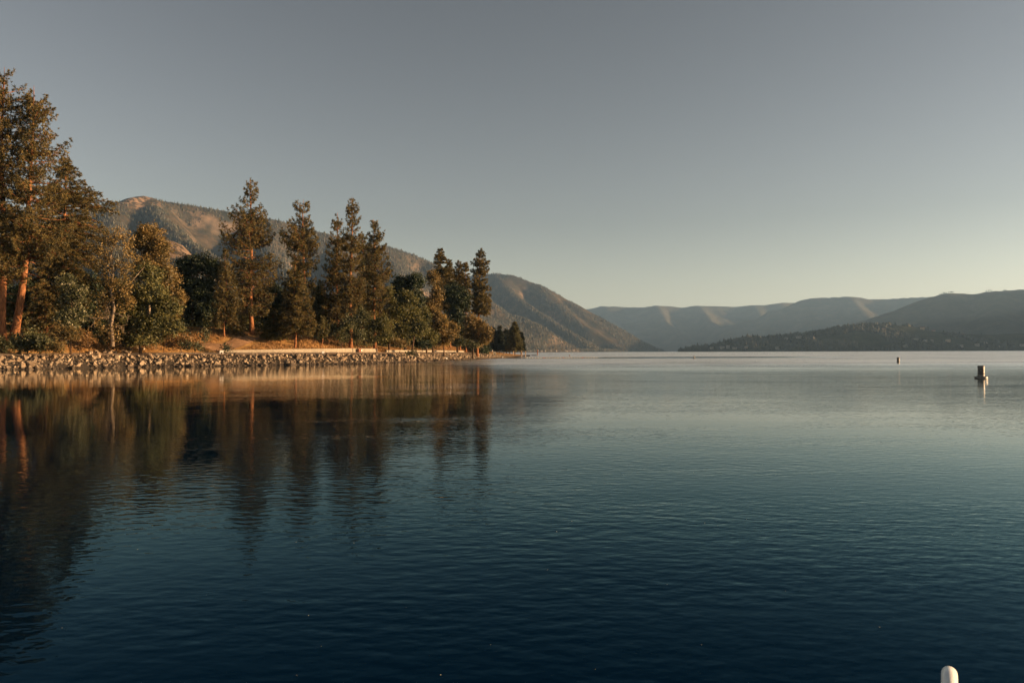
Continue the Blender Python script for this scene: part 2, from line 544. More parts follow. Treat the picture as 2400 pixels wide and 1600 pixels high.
# wind: the bay on the left lies in the lee of the trees, the open lake on the right is ruffled, with cat's paws
side = math_(nt, 'ADD', sp.outputs[0], math_(nt, 'MULTIPLY', sp.outputs[1], 0.16))
lee = mrange(side, -13.0, 11.0, 0.14, 0.85)
paws = mrange(vec_noise(POS, 0.055, (0.35, 1.0, 1), 0.0, 3.0, 0.6), 0.34, 0.68, 0.40, 1.55)
lanes = mrange(vec_noise(POS, 0.30, (0.28, 1.0, 1), 0.15, 2.0, 0.55), 0.36, 0.64, 0.68, 1.30)
wind = math_(nt, 'MULTIPLY', math_(nt, 'MULTIPLY', lee, paws), lanes)
def patch(cx, cy, rx, ry, gain):
    dx = math_(nt, 'DIVIDE', math_(nt, 'SUBTRACT', sp.outputs[0], cx), rx)
    dy = math_(nt, 'DIVIDE', math_(nt, 'SUBTRACT', sp.outputs[1], cy), ry)
    d = math_(nt, 'SQRT', math_(nt, 'ADD', math_(nt, 'MULTIPLY', dx, dx), math_(nt, 'MULTIPLY', dy, dy)))
    return mrange(d, 0.5, 1.0, gain, 0.0)
openl = math_(nt, 'MULTIPLY', mrange(sp.outputs[1], 10.0, 80.0, 0.0, 2.3), mrange(side, -8.0, 18.0, 0.0, 1.0))
wind = math_(nt, 'MULTIPLY', wind, math_(nt, 'ADD', 1.0, openl))
wind = math_(nt, 'ADD', wind, patch(-9, 112, 14, 14, 0.9))       # ruffled patch before the far end of the bank
calm = patch(45, 262, 75, 45, 1.0)                               # slick that mirrors the mountain off the point
wind = math_(nt, 'MULTIPLY', wind, math_(nt, 'SUBTRACT', 1.0, math_(nt, 'MULTIPLY', calm, 0.86)))

def height(v):
    a = vec_noise(v, 5.2, (0.75, 1.25, 1), 0.30, 2.0, 0.55)
    c = vec_noise(v, 4.3, (0.7, 1.3, 1), -0.42, 1.0, 0.5)
    e = vec_noise(v, 0.42, (0.55, 1.3, 1), 0.12, 1.0, 0.5)
    return math_(nt, 'ADD', math_(nt, 'ADD', math_(nt, 'MULTIPLY', a, 0.0060), math_(nt, 'MULTIPLY', c, 0.0052)), math_(nt, 'MULTIPLY', e, 0.012))
EPS = 0.03
def shifted(dx, dy):
    va = N(nt, 'ShaderNodeVectorMath', operation='ADD')
    nt.links.new(POS, va.inputs[0])
    va.inputs[1].default_value = (dx, dy, 0)
    return va.outputs[0]
h0 = height(POS)
hx = math_(nt, 'MULTIPLY', math_(nt, 'SUBTRACT', h0, height(shifted(EPS, 0))), 1 / EPS)
hy = math_(nt, 'MULTIPLY', math_(nt, 'SUBTRACT', h0, height(shifted(0, EPS))), 1 / EPS)
cb = N(nt, 'ShaderNodeCombineXYZ')
nt.links.new(math_(nt, 'MULTIPLY', hx, wind), cb.inputs[0])
nt.links.new(math_(nt, 'MULTIPLY', hy, wind), cb.inputs[1])
cb.inputs[2].default_value = 1.0
nm = N(nt, 'ShaderNodeVectorMath', operation='NORMALIZE')
nt.links.new(cb.outputs[0], nm.inputs[0])
fr_ = N(nt, 'ShaderNodeFresnel')
fr_.inputs['IOR'].default_value = 1.33
nt.links.new(nm.outputs[0], fr_.inputs['Normal'])
body = N(nt, 'ShaderNodeBsdfDiffuse')                # what the deep water sends back: blue green
body.inputs['Color'].default_value = (0.0, 0.0068, 0.021, 1)
mirr = N(nt, 'ShaderNodeBsdfGlossy')
far_r = math_(nt, 'MULTIPLY', mrange(sp.outputs[1], 28.0, 150.0, 0.0, 0.28), mrange(side, -4.0, 22.0, 0.0, 1.0))
nt.links.new(math_(nt, 'ADD', 0.015, math_(nt, 'MULTIPLY', far_r, math_(nt, 'SUBTRACT', 1.0, math_(nt, 'MULTIPLY', calm, 0.95)))), mirr.inputs['Roughness'])   # wavelets too small to model far out
nt.links.new(ramp(nt, fr_.outputs[0], [(0.02, (0.10, 0.48, 0.85)), (0.30, (0.58, 0.94, 1.0)), (0.62, (1.0, 1.0, 0.97))]), mirr.inputs['Color'])
nt.links.new(nm.outputs[0], mirr.inputs['Normal'])
mw = N(nt, 'ShaderNodeMixShader')
nt.links.new(math_(nt, 'MULTIPLY', math_(nt, 'POWER', fr_.outputs[0], 1.55), 1.22, True), mw.inputs[0])
nt.links.new(body.outputs[0], mw.inputs[1])
nt.links.new(mirr.outputs[0], mw.inputs[2])
nt.links.new(mw.outputs[0], out.inputs['Surface'])
M['water'] = mt
wx0, wx1, wy0, wy1 = -420, 7200, -1500, 10500
obj('water', mesh('water', [(wx0, wy0, 0), (wx1, wy0, 0), (wx1, wy1, 0), (wx0, wy1, 0)], [[(0, 1, 2, 3)]], M['water']), kind='structure')

# ------------------------------------------------------------------ mountains
def hill_mat(name, grass, scrub, rock, rock_amt=0.5, s=1.0):
    mt, nt, out = nodes_of(name)
    b = principled(nt, out, 1.0, 0.0)
    n1 = noise_out(nt, 0.012 * s, 8, 0.68)
    n2 = noise_out(nt, 0.06 * s, 6, 0.7)
    n3 = noise_out(nt, 0.004 * s, 4, 0.6)
    a = math_(nt, 'ADD', math_(nt, 'MULTIPLY', n1, 0.6), math_(nt, 'MULTIPLY', n2, 0.4))
    c = ramp(nt, a, [(0.38, scrub), (0.52, tuple(0.5 * (g + q) for g, q in zip(grass, scrub))), (0.6, grass)])
    g = N(nt, 'ShaderNodeNewGeometry')
    sp = N(nt, 'ShaderNodeSeparateXYZ')
    nt.links.new(g.outputs['Normal'], sp.inputs[0])
    steep = math_(nt, 'MULTIPLY', math_(nt, 'SUBTRACT', math_(nt, 'ADD', math_(nt, 'SUBTRACT', 0.82, sp.outputs[2]), math_(nt, 'MULTIPLY', math_(nt, 'SUBTRACT', n1, 0.5), 0.9)), 0.12), 6 * rock_amt, True)
    c = mixc(nt, steep, c, rock)
    oc = N(nt, 'ShaderNodeAttribute', attribute_name='outcrop')
    c = mixc(nt, math_(nt, 'MULTIPLY', oc.outputs['Fac'], ramp(nt, noise_out(nt, 0.045, 8, 0.7), [(0.47, (0, 0, 0)), (0.56, (1, 1, 1))])), c, (0.22, 0.155, 0.105))
    nt.links.new(c, b.inputs['Base Color'])
    return mt
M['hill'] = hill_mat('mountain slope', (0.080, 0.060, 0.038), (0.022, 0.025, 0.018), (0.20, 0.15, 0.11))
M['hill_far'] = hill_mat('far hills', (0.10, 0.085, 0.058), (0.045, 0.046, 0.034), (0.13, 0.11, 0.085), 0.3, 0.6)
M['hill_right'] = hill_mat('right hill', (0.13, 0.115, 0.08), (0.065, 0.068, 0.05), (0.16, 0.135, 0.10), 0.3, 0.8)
M['headland'] = hill_mat('headland slope', (0.055, 0.055, 0.030), (0.015, 0.020, 0.012), (0.09, 0.08, 0.055), 0.2, 2.2)

def ridge_field(X, Y, ridges):
    Z = np.full(X.shape, -1e9)
    D = np.full(X.shape, 1e9)
    for pts, slope in ridges:
        p = np.array([tuple(q) for q in pts])
        for a, c in zip(p[:-1], p[1:]):
            e = c[:2] - a[:2]
            t = np.clip(((X - a[0]) * e[0] + (Y - a[1]) * e[1]) / (e @ e), 0, 1)
            d = np.hypot(X - a[0] - t * e[0], Y - a[1] - t * e[1])
            z = a[2] + t * (c[2] - a[2]) - slope * (np.sqrt(d * d + 25 ** 2) - 25)
            Z = np.maximum(Z, z)
            D = np.minimum(D, d)
    ridge_field.crest = 0.12 + 0.88 * sstep(8, 150, D)      # keep the crest lines, carve the flanks
    return Z

def smooth(Z, k):
    for _ in range(k):
        Zp = np.pad(Z, 1, mode='edge')
        Z = (Zp[1:-1, 1:-1] * 2 + Zp[:-2, 1:-1] + Zp[2:, 1:-1] + Zp[1:-1, :-2] + Zp[1:-1, 2:]) / 6
    return Z

def pp(*l):
    return [P(*q) for q in l]

def sample(x, y, Z, qx, qy):
    fx = np.clip((qx - x[0]) / (x[1] - x[0]), 0, len(x) - 1.001); fy = np.clip((qy - y[0]) / (y[1] - y[0]), 0, len(y) - 1.001)
    ix, iy = fx.astype(int), fy.astype(int)
    u, v = fx - ix, fy - iy
    return Z[iy, ix] * (1 - u) * (1 - v) + Z[iy, ix + 1] * u * (1 - v) + Z[iy + 1, ix] * (1 - u) * v + Z[iy + 1, ix + 1] * u * v

def conifers(name, pts, hgt, mat, tone, wide=0.24, round_share=0.0, rg=None, simple=False):
    """A wood too far off to tell one tree from the next: low stepped cones, one mesh."""
    n = len(pts)
    S = 4
    ph = np.arange(S) * 2 * np.pi / S
    ang = ph[None, :] + rg.uniform(0, 6.28, (n, 1))
    rr = hgt * wide * rg.uniform(0.7, 1.25, n)
    rnd = rg.random(n) < round_share
    rr = np.where(rnd, rr * 1.9, rr)
    V = []
    lay = [(0.04, 1.0)] if simple else [(0.04, 0.85), (0.38, 0.95)]
    for zf, rf in lay:
        rf2 = np.where(rnd, {0.04: 0.7, 0.38: 1.0}[zf], rf)
        rad = rr * rf2
        jit = rg.uniform(0.7, 1.3, (n, S))
        V.append(np.stack([pts[:, None, 0] + np.cos(ang) * rad[:, None] * jit, pts[:, None, 1] + np.sin(ang) * rad[:, None] * jit,
                           pts[:, None, 2] + (hgt * zf)[:, None] + np.zeros((n, S))], -1))
    top = pts.copy()
    top[:, 2] += np.where(rnd, hgt * 0.8, hgt)
    V = np.concatenate(V + [top[:, None]], 1)
    m_ = V.shape[1]
    j = np.arange(S); j2 = (j + 1) % S
    q = np.stack([j, j2, S + j2, S + j], 1)[:0 if simple else S]
    t = np.stack([j, j2, np.full(S, S)], 1) if simple else np.stack([S + j, S + j2, np.full(S, 2 * S)], 1)
    off = (np.arange(n) * m_)[:, None, None]
    tq = np.repeat(tone, len(q)); tt = np.repeat(tone, len(t))
    return obj(name, mesh(name, V.reshape(-1, 3), [(q[None] + off).reshape(-1, 4), (t[None] + off).reshape(-1, 3)], mat, False, np.concatenate([tq, tt])), kind='stuff')

M['wood_headland'] = mat_leaf('headland trees', (0.008, 0.013, 0.010), (0.030, 0.034, 0.020), 0.0)
M['wood_far'] = mat_leaf('mountain conifers', (0.012, 0.018, 0.011), (0.046, 0.045, 0.024), 0.0)

rg = np.random.default_rng(5)

# --- mountain on the left, two summits
mx = np.arange(-3400, 1250, 15.0); my = np.arange(455, 6600, 20.0)
MX, MY = np.meshgrid(mx, my)
ridges = [
    (pp((-300, 640, 2300), (100, 530, 2400), (200, 490, 2500), (240, 478, 2600), (275, 474, 2650), (305, 471, 2720), (345, 464, 2800), (400, 474, 2900), (520, 494, 3000), (640, 514, 3100),
        (740, 541, 3200), (830, 561, 3300), (905, 577, 3400), (960, 593, 3500), (1010, 614, 3550), (1060, 660, 3400), (1090, 740, 3200), (1110, 815, 3000)), 0.62),
    (pp((900, 690, 5300), (1040, 655, 5200), (1100, 646, 5100), (1165, 641, 5000), (1195, 643, 4950), (1260, 666, 4900), (1330, 704, 4850), (1380, 731, 4800), (1420, 759, 4750),
        (1480, 791, 4700), (1540, 816, 4650), (1575, 826, 4600)), 0.60),
    # spurs of the further summit, running down to the lake
    (pp((1165, 643, 4950), (1205, 690, 4600), (1270, 735, 4300), (1340, 780, 4050), (1385, 815, 3900)), 0.66),
    (pp((1090, 652, 5000), (1130, 690, 4500), (1190, 738, 4000), (1250, 780, 3600), (1300, 820, 3400)), 0.66),
    (pp((1265, 672, 4880), (1310, 715, 4650), (1375, 765, 4450), (1440, 805, 4300), (1470, 823, 4200)), 0.7),
    (pp((1345, 715, 4830), (1400, 765, 4650), (1460, 800, 4560), (1500, 822, 4480)), 0.7),
    # spurs of the nearer summit
    (pp((352, 470, 2800), (385, 512, 2500), (430, 560, 2250), (475, 585, 2100), (560, 640, 1900), (640, 720, 1700)), 0.72),
    (pp((268, 476, 2640), (250, 540, 2250), (290, 575, 2000), (330, 600, 1850), (420, 660, 1700)), 0.7),
    (pp((150, 560, 1500), (200, 545, 1420), (260, 585, 1350), (330, 640, 1250), (420, 720, 1150)), 0.62),
    (pp((330, 600, 1600), (385, 565, 1480), (412, 578, 1440), (432, 602, 1400), (470, 650, 1330), (520, 720, 1250)), 0.85),
    (pp((640, 516, 3080), (620, 570, 2750), (650, 620, 2450), (720, 680, 2150), (800, 760, 1850)), 0.7),
    (pp((905, 579, 3390), (925, 640, 3000), (960, 690, 2700), (1010, 745, 2400), (1060, 800, 2200)), 0.7),
    (pp((780, 551, 3250), (790, 600, 2900), (830, 650, 2600), (900, 720, 2300)), 0.7),
]
MZ = ridge_field(MX, MY, ridges)
TD = shore_dist(MX, MY)
amp = np.clip((MZ - 20) / 140, 0, 1) * ridge_field.crest
er = fbm(MX / 420 + 0.15 * MY / 420, MY / 520, 21, 5, True)
MZ = MZ - amp * (er - 0.25).clip(0) * 105 * sstep(0, 1, amp)
gul = fbm(MX / 170 - 0.3 * MY / 170, MY / 200, 23, 4, True)
MZ -= amp * (gul - 0.35).clip(0) * 60
MZ += amp * (fbm(MX / 90, MY / 90, 31, 4) - 0.5) * 22
crag = np.exp(-((MX - P(352, 470, 2800).x) / 75) ** 2 - ((MY - 2720) / 85) ** 2) + np.exp(-((MX - P(410, 578, 1440).x) / 45) ** 2 - ((MY - 1430) / 60) ** 2)
MZ += crag * (fbm(MX / 45, MY / 45, 77, 4, True) - 0.45) * 46
lowland = np.interp(TD, [-80, -10, 0, 60, 400, 1500], [-5, -2, -0.3, 6, 26, 60])
MZ = np.maximum(np.where(TD > 0, MZ, -5 + 0 * MZ), lowland)
MZ = np.minimum(MZ, np.maximum(TD * 0.75 + 1.0, -5) + sstep(40, 200, TD) * 900)
MZ = np.where(MY < 520, np.minimum(MZ, np.interp(TD, [-10, 0, 250, 600], [-4, -1.5, 14, 20])), MZ)
mo_ = grid_mesh('mountain', mx, my, MZ, M['hill'], kind='structure')
at_ = mo_.data.attributes.new('outcrop', 'FLOAT', 'POINT')
at_.data.foreach_set('value', (sstep(0.2, 0.7, crag)).astype(np.float32).ravel())

gzx = (sample(mx, my, MZ, MX + 20, MY) - sample(mx, my, MZ, MX - 20, MY)) / 40
gzy = (sample(mx, my, MZ, MX, MY + 20) - sample(mx, my, MZ, MX, MY - 20)) / 40
n = 280000
az = R(1) * rg.uniform(-33.5, 15, n)
cyy = np.sqrt(rg.uniform(900.0 ** 2, 5300.0 ** 2, n))
cx = cyy * np.tan(az)
cz = sample(mx, my, MZ, cx, cyy)
sx = sample(mx, my, gzx, cx, cyy); sy = sample(mx, my, gzy, cx, cyy)
dens = fbm(cx / 260, cyy / 260, 51, 5)
face = sx * 0.75 + 0.25 * fbm(cx / 60, cyy / 60, 61, 3)         # trees keep to the slopes turned from the evening sun
want = (dens + 0.24 * face + 0.10 * sstep(90, 10, cz) + 0.14 * sstep(330, 470, cz) * (cyy < 4200)) > 0.35
keep = want & (cz > 2) & (cx > mx[2]) & (cx < mx[-3]) & (sy * cyy + sx * cx - (cz - 2) > -0.04 * cyy) & (sample(mx, my, TD, cx, cyy) > 12) & (cyy > 650)
keep &= ~((crag_ := sample(mx, my, crag, cx, cyy)) > 0.45)
idx = np.nonzero(keep)[0][:95000]
pts = np.stack([cx[idx], cyy[idx], cz[idx] - 0.6], 1)
hg = rg.uniform(3.5, 11.5, len(idx)) * np.where(rg.random(len(idx)) < 0.12, 1.35, 1.0)
conifers('mountain_forest', pts, hg, M['wood_far'], rg.random(len(idx)), 0.23, 0.0, rg, True)

# --- far hills closing the lake
fx = np.arange(200, 7400, 40.0); fy = np.arange(5600, 11200, 45.0)
FX, FY = np.meshgrid(fx, fy)
ridges = [
    (pp((1200, 735, 9400), (1385, 723, 9300), (1410, 717, 9250), (1445, 717, 9200), (1470, 719, 9200), (1510, 719, 9100), (1540, 714, 9000), (1570, 716, 9000), (1600, 720, 9000), (1630, 715, 9000),
        (1680, 716, 9000), (1720, 717, 9000), (1760, 713, 9000), (1790, 713, 9000), (1830, 708, 9000), (1870, 708, 9100), (1960, 716, 9200)), 0.34),
    (pp((1760, 790, 7000), (1850, 716, 7700), (1880, 702, 7800), (1905, 697, 7800), (1935, 696, 7800), (1990, 693, 7700), (2010, 695, 7700), (2035, 700, 7700), (2080, 700, 7700), (2130, 696, 7600),
        (2180, 694, 7500), (2300, 690, 7500), (2500, 690, 7400), (2900, 680, 7400)), 0.36),
    (pp((1540, 716, 8950), (1560, 750, 8300), (1600, 790, 7600), (1640, 815, 7200)), 0.5),
    (pp((1640, 717, 8950), (1665, 750, 8200), (1700, 785, 7600), (1740, 812, 7000)), 0.5),
    (pp((1420, 719, 9200), (1440, 755, 8500), (1480, 795, 7800), (1520, 815, 7300)), 0.5),
    (pp((1990, 696, 7650), (2020, 730, 7200), (2060, 765, 6800), (2100, 800, 6400)), 0.5),
    (pp((1770, 715, 8950), (1790, 750, 8300), (1810, 785, 7700)), 0.5),
]
FZ = ridge_field(FX, FY, ridges)
amp = np.clip(FZ / 150, 0, 1) * ridge_field.crest
FZ += amp * (0.30 - fbm(FX / 700, FY / 700, 11, 5, True)).clip(-0.6, 0.1) * 90 * 0.5 + amp * (fbm(FX / 200, FY / 200, 13, 4) - 0.5) * 22 - amp * (fbm(FX / 380 + FY / 900, FY / 420, 15, 4, True) - 0.3).clip(0) * 75
FZ = np.where(FY > 9600, np.maximum(FZ, 60), np.maximum(FZ, -5))
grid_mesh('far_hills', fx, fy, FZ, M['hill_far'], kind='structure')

# --- hill on the right, running on past the edge of the picture
hx_ = np.arange(1500, 7150, 34.0); hy_ = np.arange(900, 6400, 34.0)
HX, HY = np.meshgrid(hx_, hy_)
ridges = [
    (pp((2010, 790, 5500), (2050, 762, 5400), (2090, 741, 5300), (2150, 711, 5150), (2185, 695, 5050), (2220, 686, 5000), (2250, 687, 5000), (2285, 689, 4950), (2320, 681, 4900), (2355, 680, 4850),
        (2400, 677, 4800)) + [Vector((3250, 4400, 345)), Vector((3400, 3700, 310)), Vector((3450, 3000, 325)), Vector((3550, 2400, 312)), Vector((3700, 1800, 200)), Vector((4000, 1250, 60))], 0.36),  # unseen ridge beyond the frame, heights chosen so it shadows the headland
    (pp((2350, 682, 4800), (2330, 730, 4300), (2360, 770, 3900)) , 0.4),
    ([Vector((3250, 4400, 340)), Vector((5200, 4200, 420)), Vector((6600, 4600, 420))], 0.3),
]
HZ = ridge_field(HX, HY, ridges)
amp = np.clip(HZ / 120, 0, 1) * ridge_field.crest
HZ += amp * (0.3 - fbm(HX / 450, HY / 450, 41, 5, True)) * 62 + amp * (fbm(HX / 150, HY / 150, 43, 4) - 0.5) * 14
HZ = np.maximum(HZ, -5)
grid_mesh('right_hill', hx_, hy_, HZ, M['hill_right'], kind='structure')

# --- wooded headland with houses, in front of that hill
dx_ = np.arange(430, 2600, 12.0); dy_ = np.arange(2350, 4000, 12.0)
DX, DY = np.meshgrid(dx_, dy_)
ridges = [
    (pp((1580, 826, 2900), (1620, 819, 2900), (1680, 808, 2900), (1730, 800, 2900), (1760, 796, 2900), (1830, 790, 2900), (1880, 784, 2900), (1930, 778, 2900), (1980, 768, 2900), (2020, 764, 2920),
        (2080, 761, 2950), (2110, 764, 2950), (2150, 772, 2950), (2200, 777, 2950), (2260, 782, 2950), (2300, 784, 2950), (2400, 780, 2950), (2560, 770, 3000), (2700, 760, 3000)), 0.28),
]
DZ = ridge_field(DX, DY, ridges)
shore_y = np.interp(DX, [430, 600, 900, 1200, 1600, 2000, 2600], [2800, 2690, 2620, 2600, 2580, 2540, 2480])
DZ = DZ + (fbm(DX / 120, DY / 120, 91, 4) - 0.5) * 14 * np.clip(DZ / 30, 0, 1)
DZ = np.minimum(DZ, (DY - shore_y) * 0.42 - 0.3).clip(-5, None)
grid_mesh('headland', dx_, dy_, DZ, M['headland'], kind='structure')
def on_surface(px, py, x, y, Z, d0, d1):
    for dd in np.arange(d0, d1, 6.0):
        p = P(px, py, dd)
        if float(sample(x, y, Z, np.array([p.x]), np.array([p.y]))[0]) >= p.z:
            return p.x, p.y, float(sample(x, y, Z, np.array([p.x]), np.array([p.y]))[0])
    p = P(px, py, d1)
    return p.x, p.y, float(sample(x, y, Z, np.array([p.x]), np.array([p.y]))[0])

HL = [(1668, 818, 'pale house near the tip of the headland, close to the water', 12, 'house', 'roof'),
      (1692, 817.5, 'wide white house on the headland shore, second from its tip', 18, 'house', 'roof'),
      (1706, 816, 'white house with a grey gable right of the wide white house near the tip', 12, 'house', 'roof'),
      (1722, 818, 'low pale house at the right end of the row near the headland tip', 14, 'house', 'roof'),
      (1749, 816, 'small tan house by the water under the lowest dark trees of the headland', 10, 'house_tan', 'roof'),
      (1822, 819, 'white-gabled house by the water below the two hillside houses', 11, 'house', 'roof'),
      (1842, 796, 'bright white house halfway up the headland slope', 13, 'house', 'roof'),
      (1872, 793, 'long pale house just right of the bright white hillside house', 18, 'house', 'roof'),
      (1955, 771, 'pale house on the left part of the headland skyline', 16, 'house_tan', 'roof'),
      (2052, 757, 'pale flat-looking house on top of the headland', 14, 'house', 'roof'),
      (2070, 775, 'tan house in a clearing below the headland summit', 14, 'house_tan', 'roof_red'),
      (2101, 760, 'red-roofed house on the skyline right of the headland summit', 12, 'house_tan', 'roof_red'),
      (2132, 764, 'low tan house on the skyline, next down from the red-roofed one', 16, 'house_tan', 'roof'),
      (2162, 772, 'tan house right of the low skyline house, half behind trees', 13, 'house_tan', 'roof_red'),
      (2188, 776, 'tall sunlit house at the break of the ridge', 11, 'house', 'roof_red'),
      (2255, 782, 'long sunlit house on the bare ridge right of the tall sunlit house', 17, 'house', 'roof_red'),
      (2145, 799, 'wide pale house on the terraces above the water', 18, 'house', 'roof'),
      (2168, 803, 'white house below and right of the wide terrace house', 11, 'house', 'roof'),
      (2122, 814, 'house with a pale front at the water below the terraces', 14, 'house', 'roof'),
      (2183, 802, 'small white gabled house between the terrace houses and the orange tree', 9, 'house', 'roof'),
      (2222, 801, 'tan house beside the orange tree above the water', 15, 'house_tan', 'roof'),
      (2252, 813, 'grey-roofed house at the water right of the orange tree', 14, 'house', 'roof'),
      (2290, 811, 'pale house by the water below the long green slope', 13, 'house', 'roof'),
      (2309, 808, 'white house set a little higher, below the long green slope', 12, 'house', 'roof'),
      (2338, 815, 'low boathouse-like building at the water near the right edge', 13, 'house_tan', 'roof'),
      (2396, 812, 'white house at the right edge of the picture', 14, 'house', 'roof')]
HPOS = [on_surface(q[0], q[1], dx_, dy_, DZ, 2480, 2990) for q in HL]
n = 26000
cx = rg.uniform(dx_[1], dx_[-2], n); cyy = rg.uniform(2450, 3050, n)
cz = sample(dx_, dy_, DZ, cx, cyy)
dens = fbm(cx / 110, cyy / 110, 53, 4) + 0.12 * sstep(30, 4, cz) + 0.10 * sstep(1400, 1100, cx) - 0.13 * sstep(1450, 1700, cx) * sstep(20, 40, cz)
clear = np.ones(n, bool)                          # the ground in front of each house is open
for q in HPOS:
    clear &= ~((np.abs(cx - q[0]) < 11) & (cyy < q[1] + 9) & (cyy > q[1] - 60))
keep = clear & (cz > 0.8) & (dens > 0.50) & (cx / cyy < 0.68)
idx = np.nonzero(keep)[0][:11000]
pts = np.stack([cx[idx], cyy[idx], cz[idx] - 0.5], 1)
conifers('headland_forest', pts, rg.uniform(6, 18, len(idx)) * np.where(rg.random(len(idx)) < 0.1, 1.3, 1), M['wood_headland'], rg.random(len(idx)), 0.24, 0.45, rg)

# ------------------------------------------------------------------ haze: the air of the whole valley
mt = bpy.data.materials.new('valley air')
mt.use_nodes = True
nt = mt.node_tree
nt.nodes.clear()
out = nt.nodes.new('ShaderNodeOutputMaterial')
pv = nt.nodes.new('ShaderNodeVolumePrincipled')
pv.inputs['Color'].default_value = (0.34, 0.60, 0.98, 1)
pv.inputs['Density'].default_value = 5.2e-5
pv.inputs['Anisotropy'].default_value = 0.2
nt.links.new(pv.outputs[0], out.inputs['Volume'])
g_ = Geo()
x0, x1, y0, y1, z0, z1 = -4200, 7700, -1900, 11700, -6.2, 680
g_.box(((x0 + x1) / 2, (y0 + y1) / 2, (z0 + z1) / 2), (x1 - x0, y1 - y0, z1 - z0))
obj('haze', g_.build('haze', mt), kind='stuff')
# ------------------------------------------------------------------ trees
def unit(v):
    return v / (np.linalg.norm(v, axis=-1, keepdims=True) + 1e-9)

def blades(c, d, n, L, w, rg, spread=0.85, flat=0.0):
    """n needle bundles at each centre c, leaning along d: thin triangles."""
    T = len(c)
    dirs = unit(rg.normal(size=(T, n, 3)) * spread + d[:, None] * 0.75)
    if flat:
        dirs[..., 2] *= (1 - flat)
        dirs = unit(dirs)
    side = unit(np.cross(dirs, rg.normal(size=(T, n, 3))))
    l = L * rg.uniform(0.65, 1.2, (T, n, 1))
    ww = w * rg.uniform(0.7, 1.3, (T, n, 1))
    base = c[:, None] + dirs * (l * 0.06)
    V = np.stack([base - side * ww, base + side * ww, c[:, None] + dirs * l], 2).reshape(-1, 3)
    tone = (rg.uniform(0, 0.6, (T, 1)) + rg.uniform(0, 0.4, (T, n))).ravel()
    return V, tone

def leaves(c, n, size, rad, rg, squash=0.8):
    """n leaf quads scattered about each cluster centre."""
    T = len(c)
    p = c[:, None] + rg.normal(size=(T, n, 3)) * np.array([rad, rad, rad * squash])
    a = unit(rg.normal(size=(T, n, 3)) * np.array([1, 1, 0.6]))
    b_ = unit(np.cross(a, rg.normal(size=(T, n, 3))))
    s = size * rg.uniform(0.6, 1.3, (T, n, 1))
    V = np.stack([p - a * s, p - b_ * s * 0.55, p + a * s, p + b_ * s * 0.55], 2).reshape(-1, 3)
    tone = (rg.uniform(0, 0.65, (T, 1)) + rg.uniform(0, 0.35, (T, n))).ravel()
    return V, tone

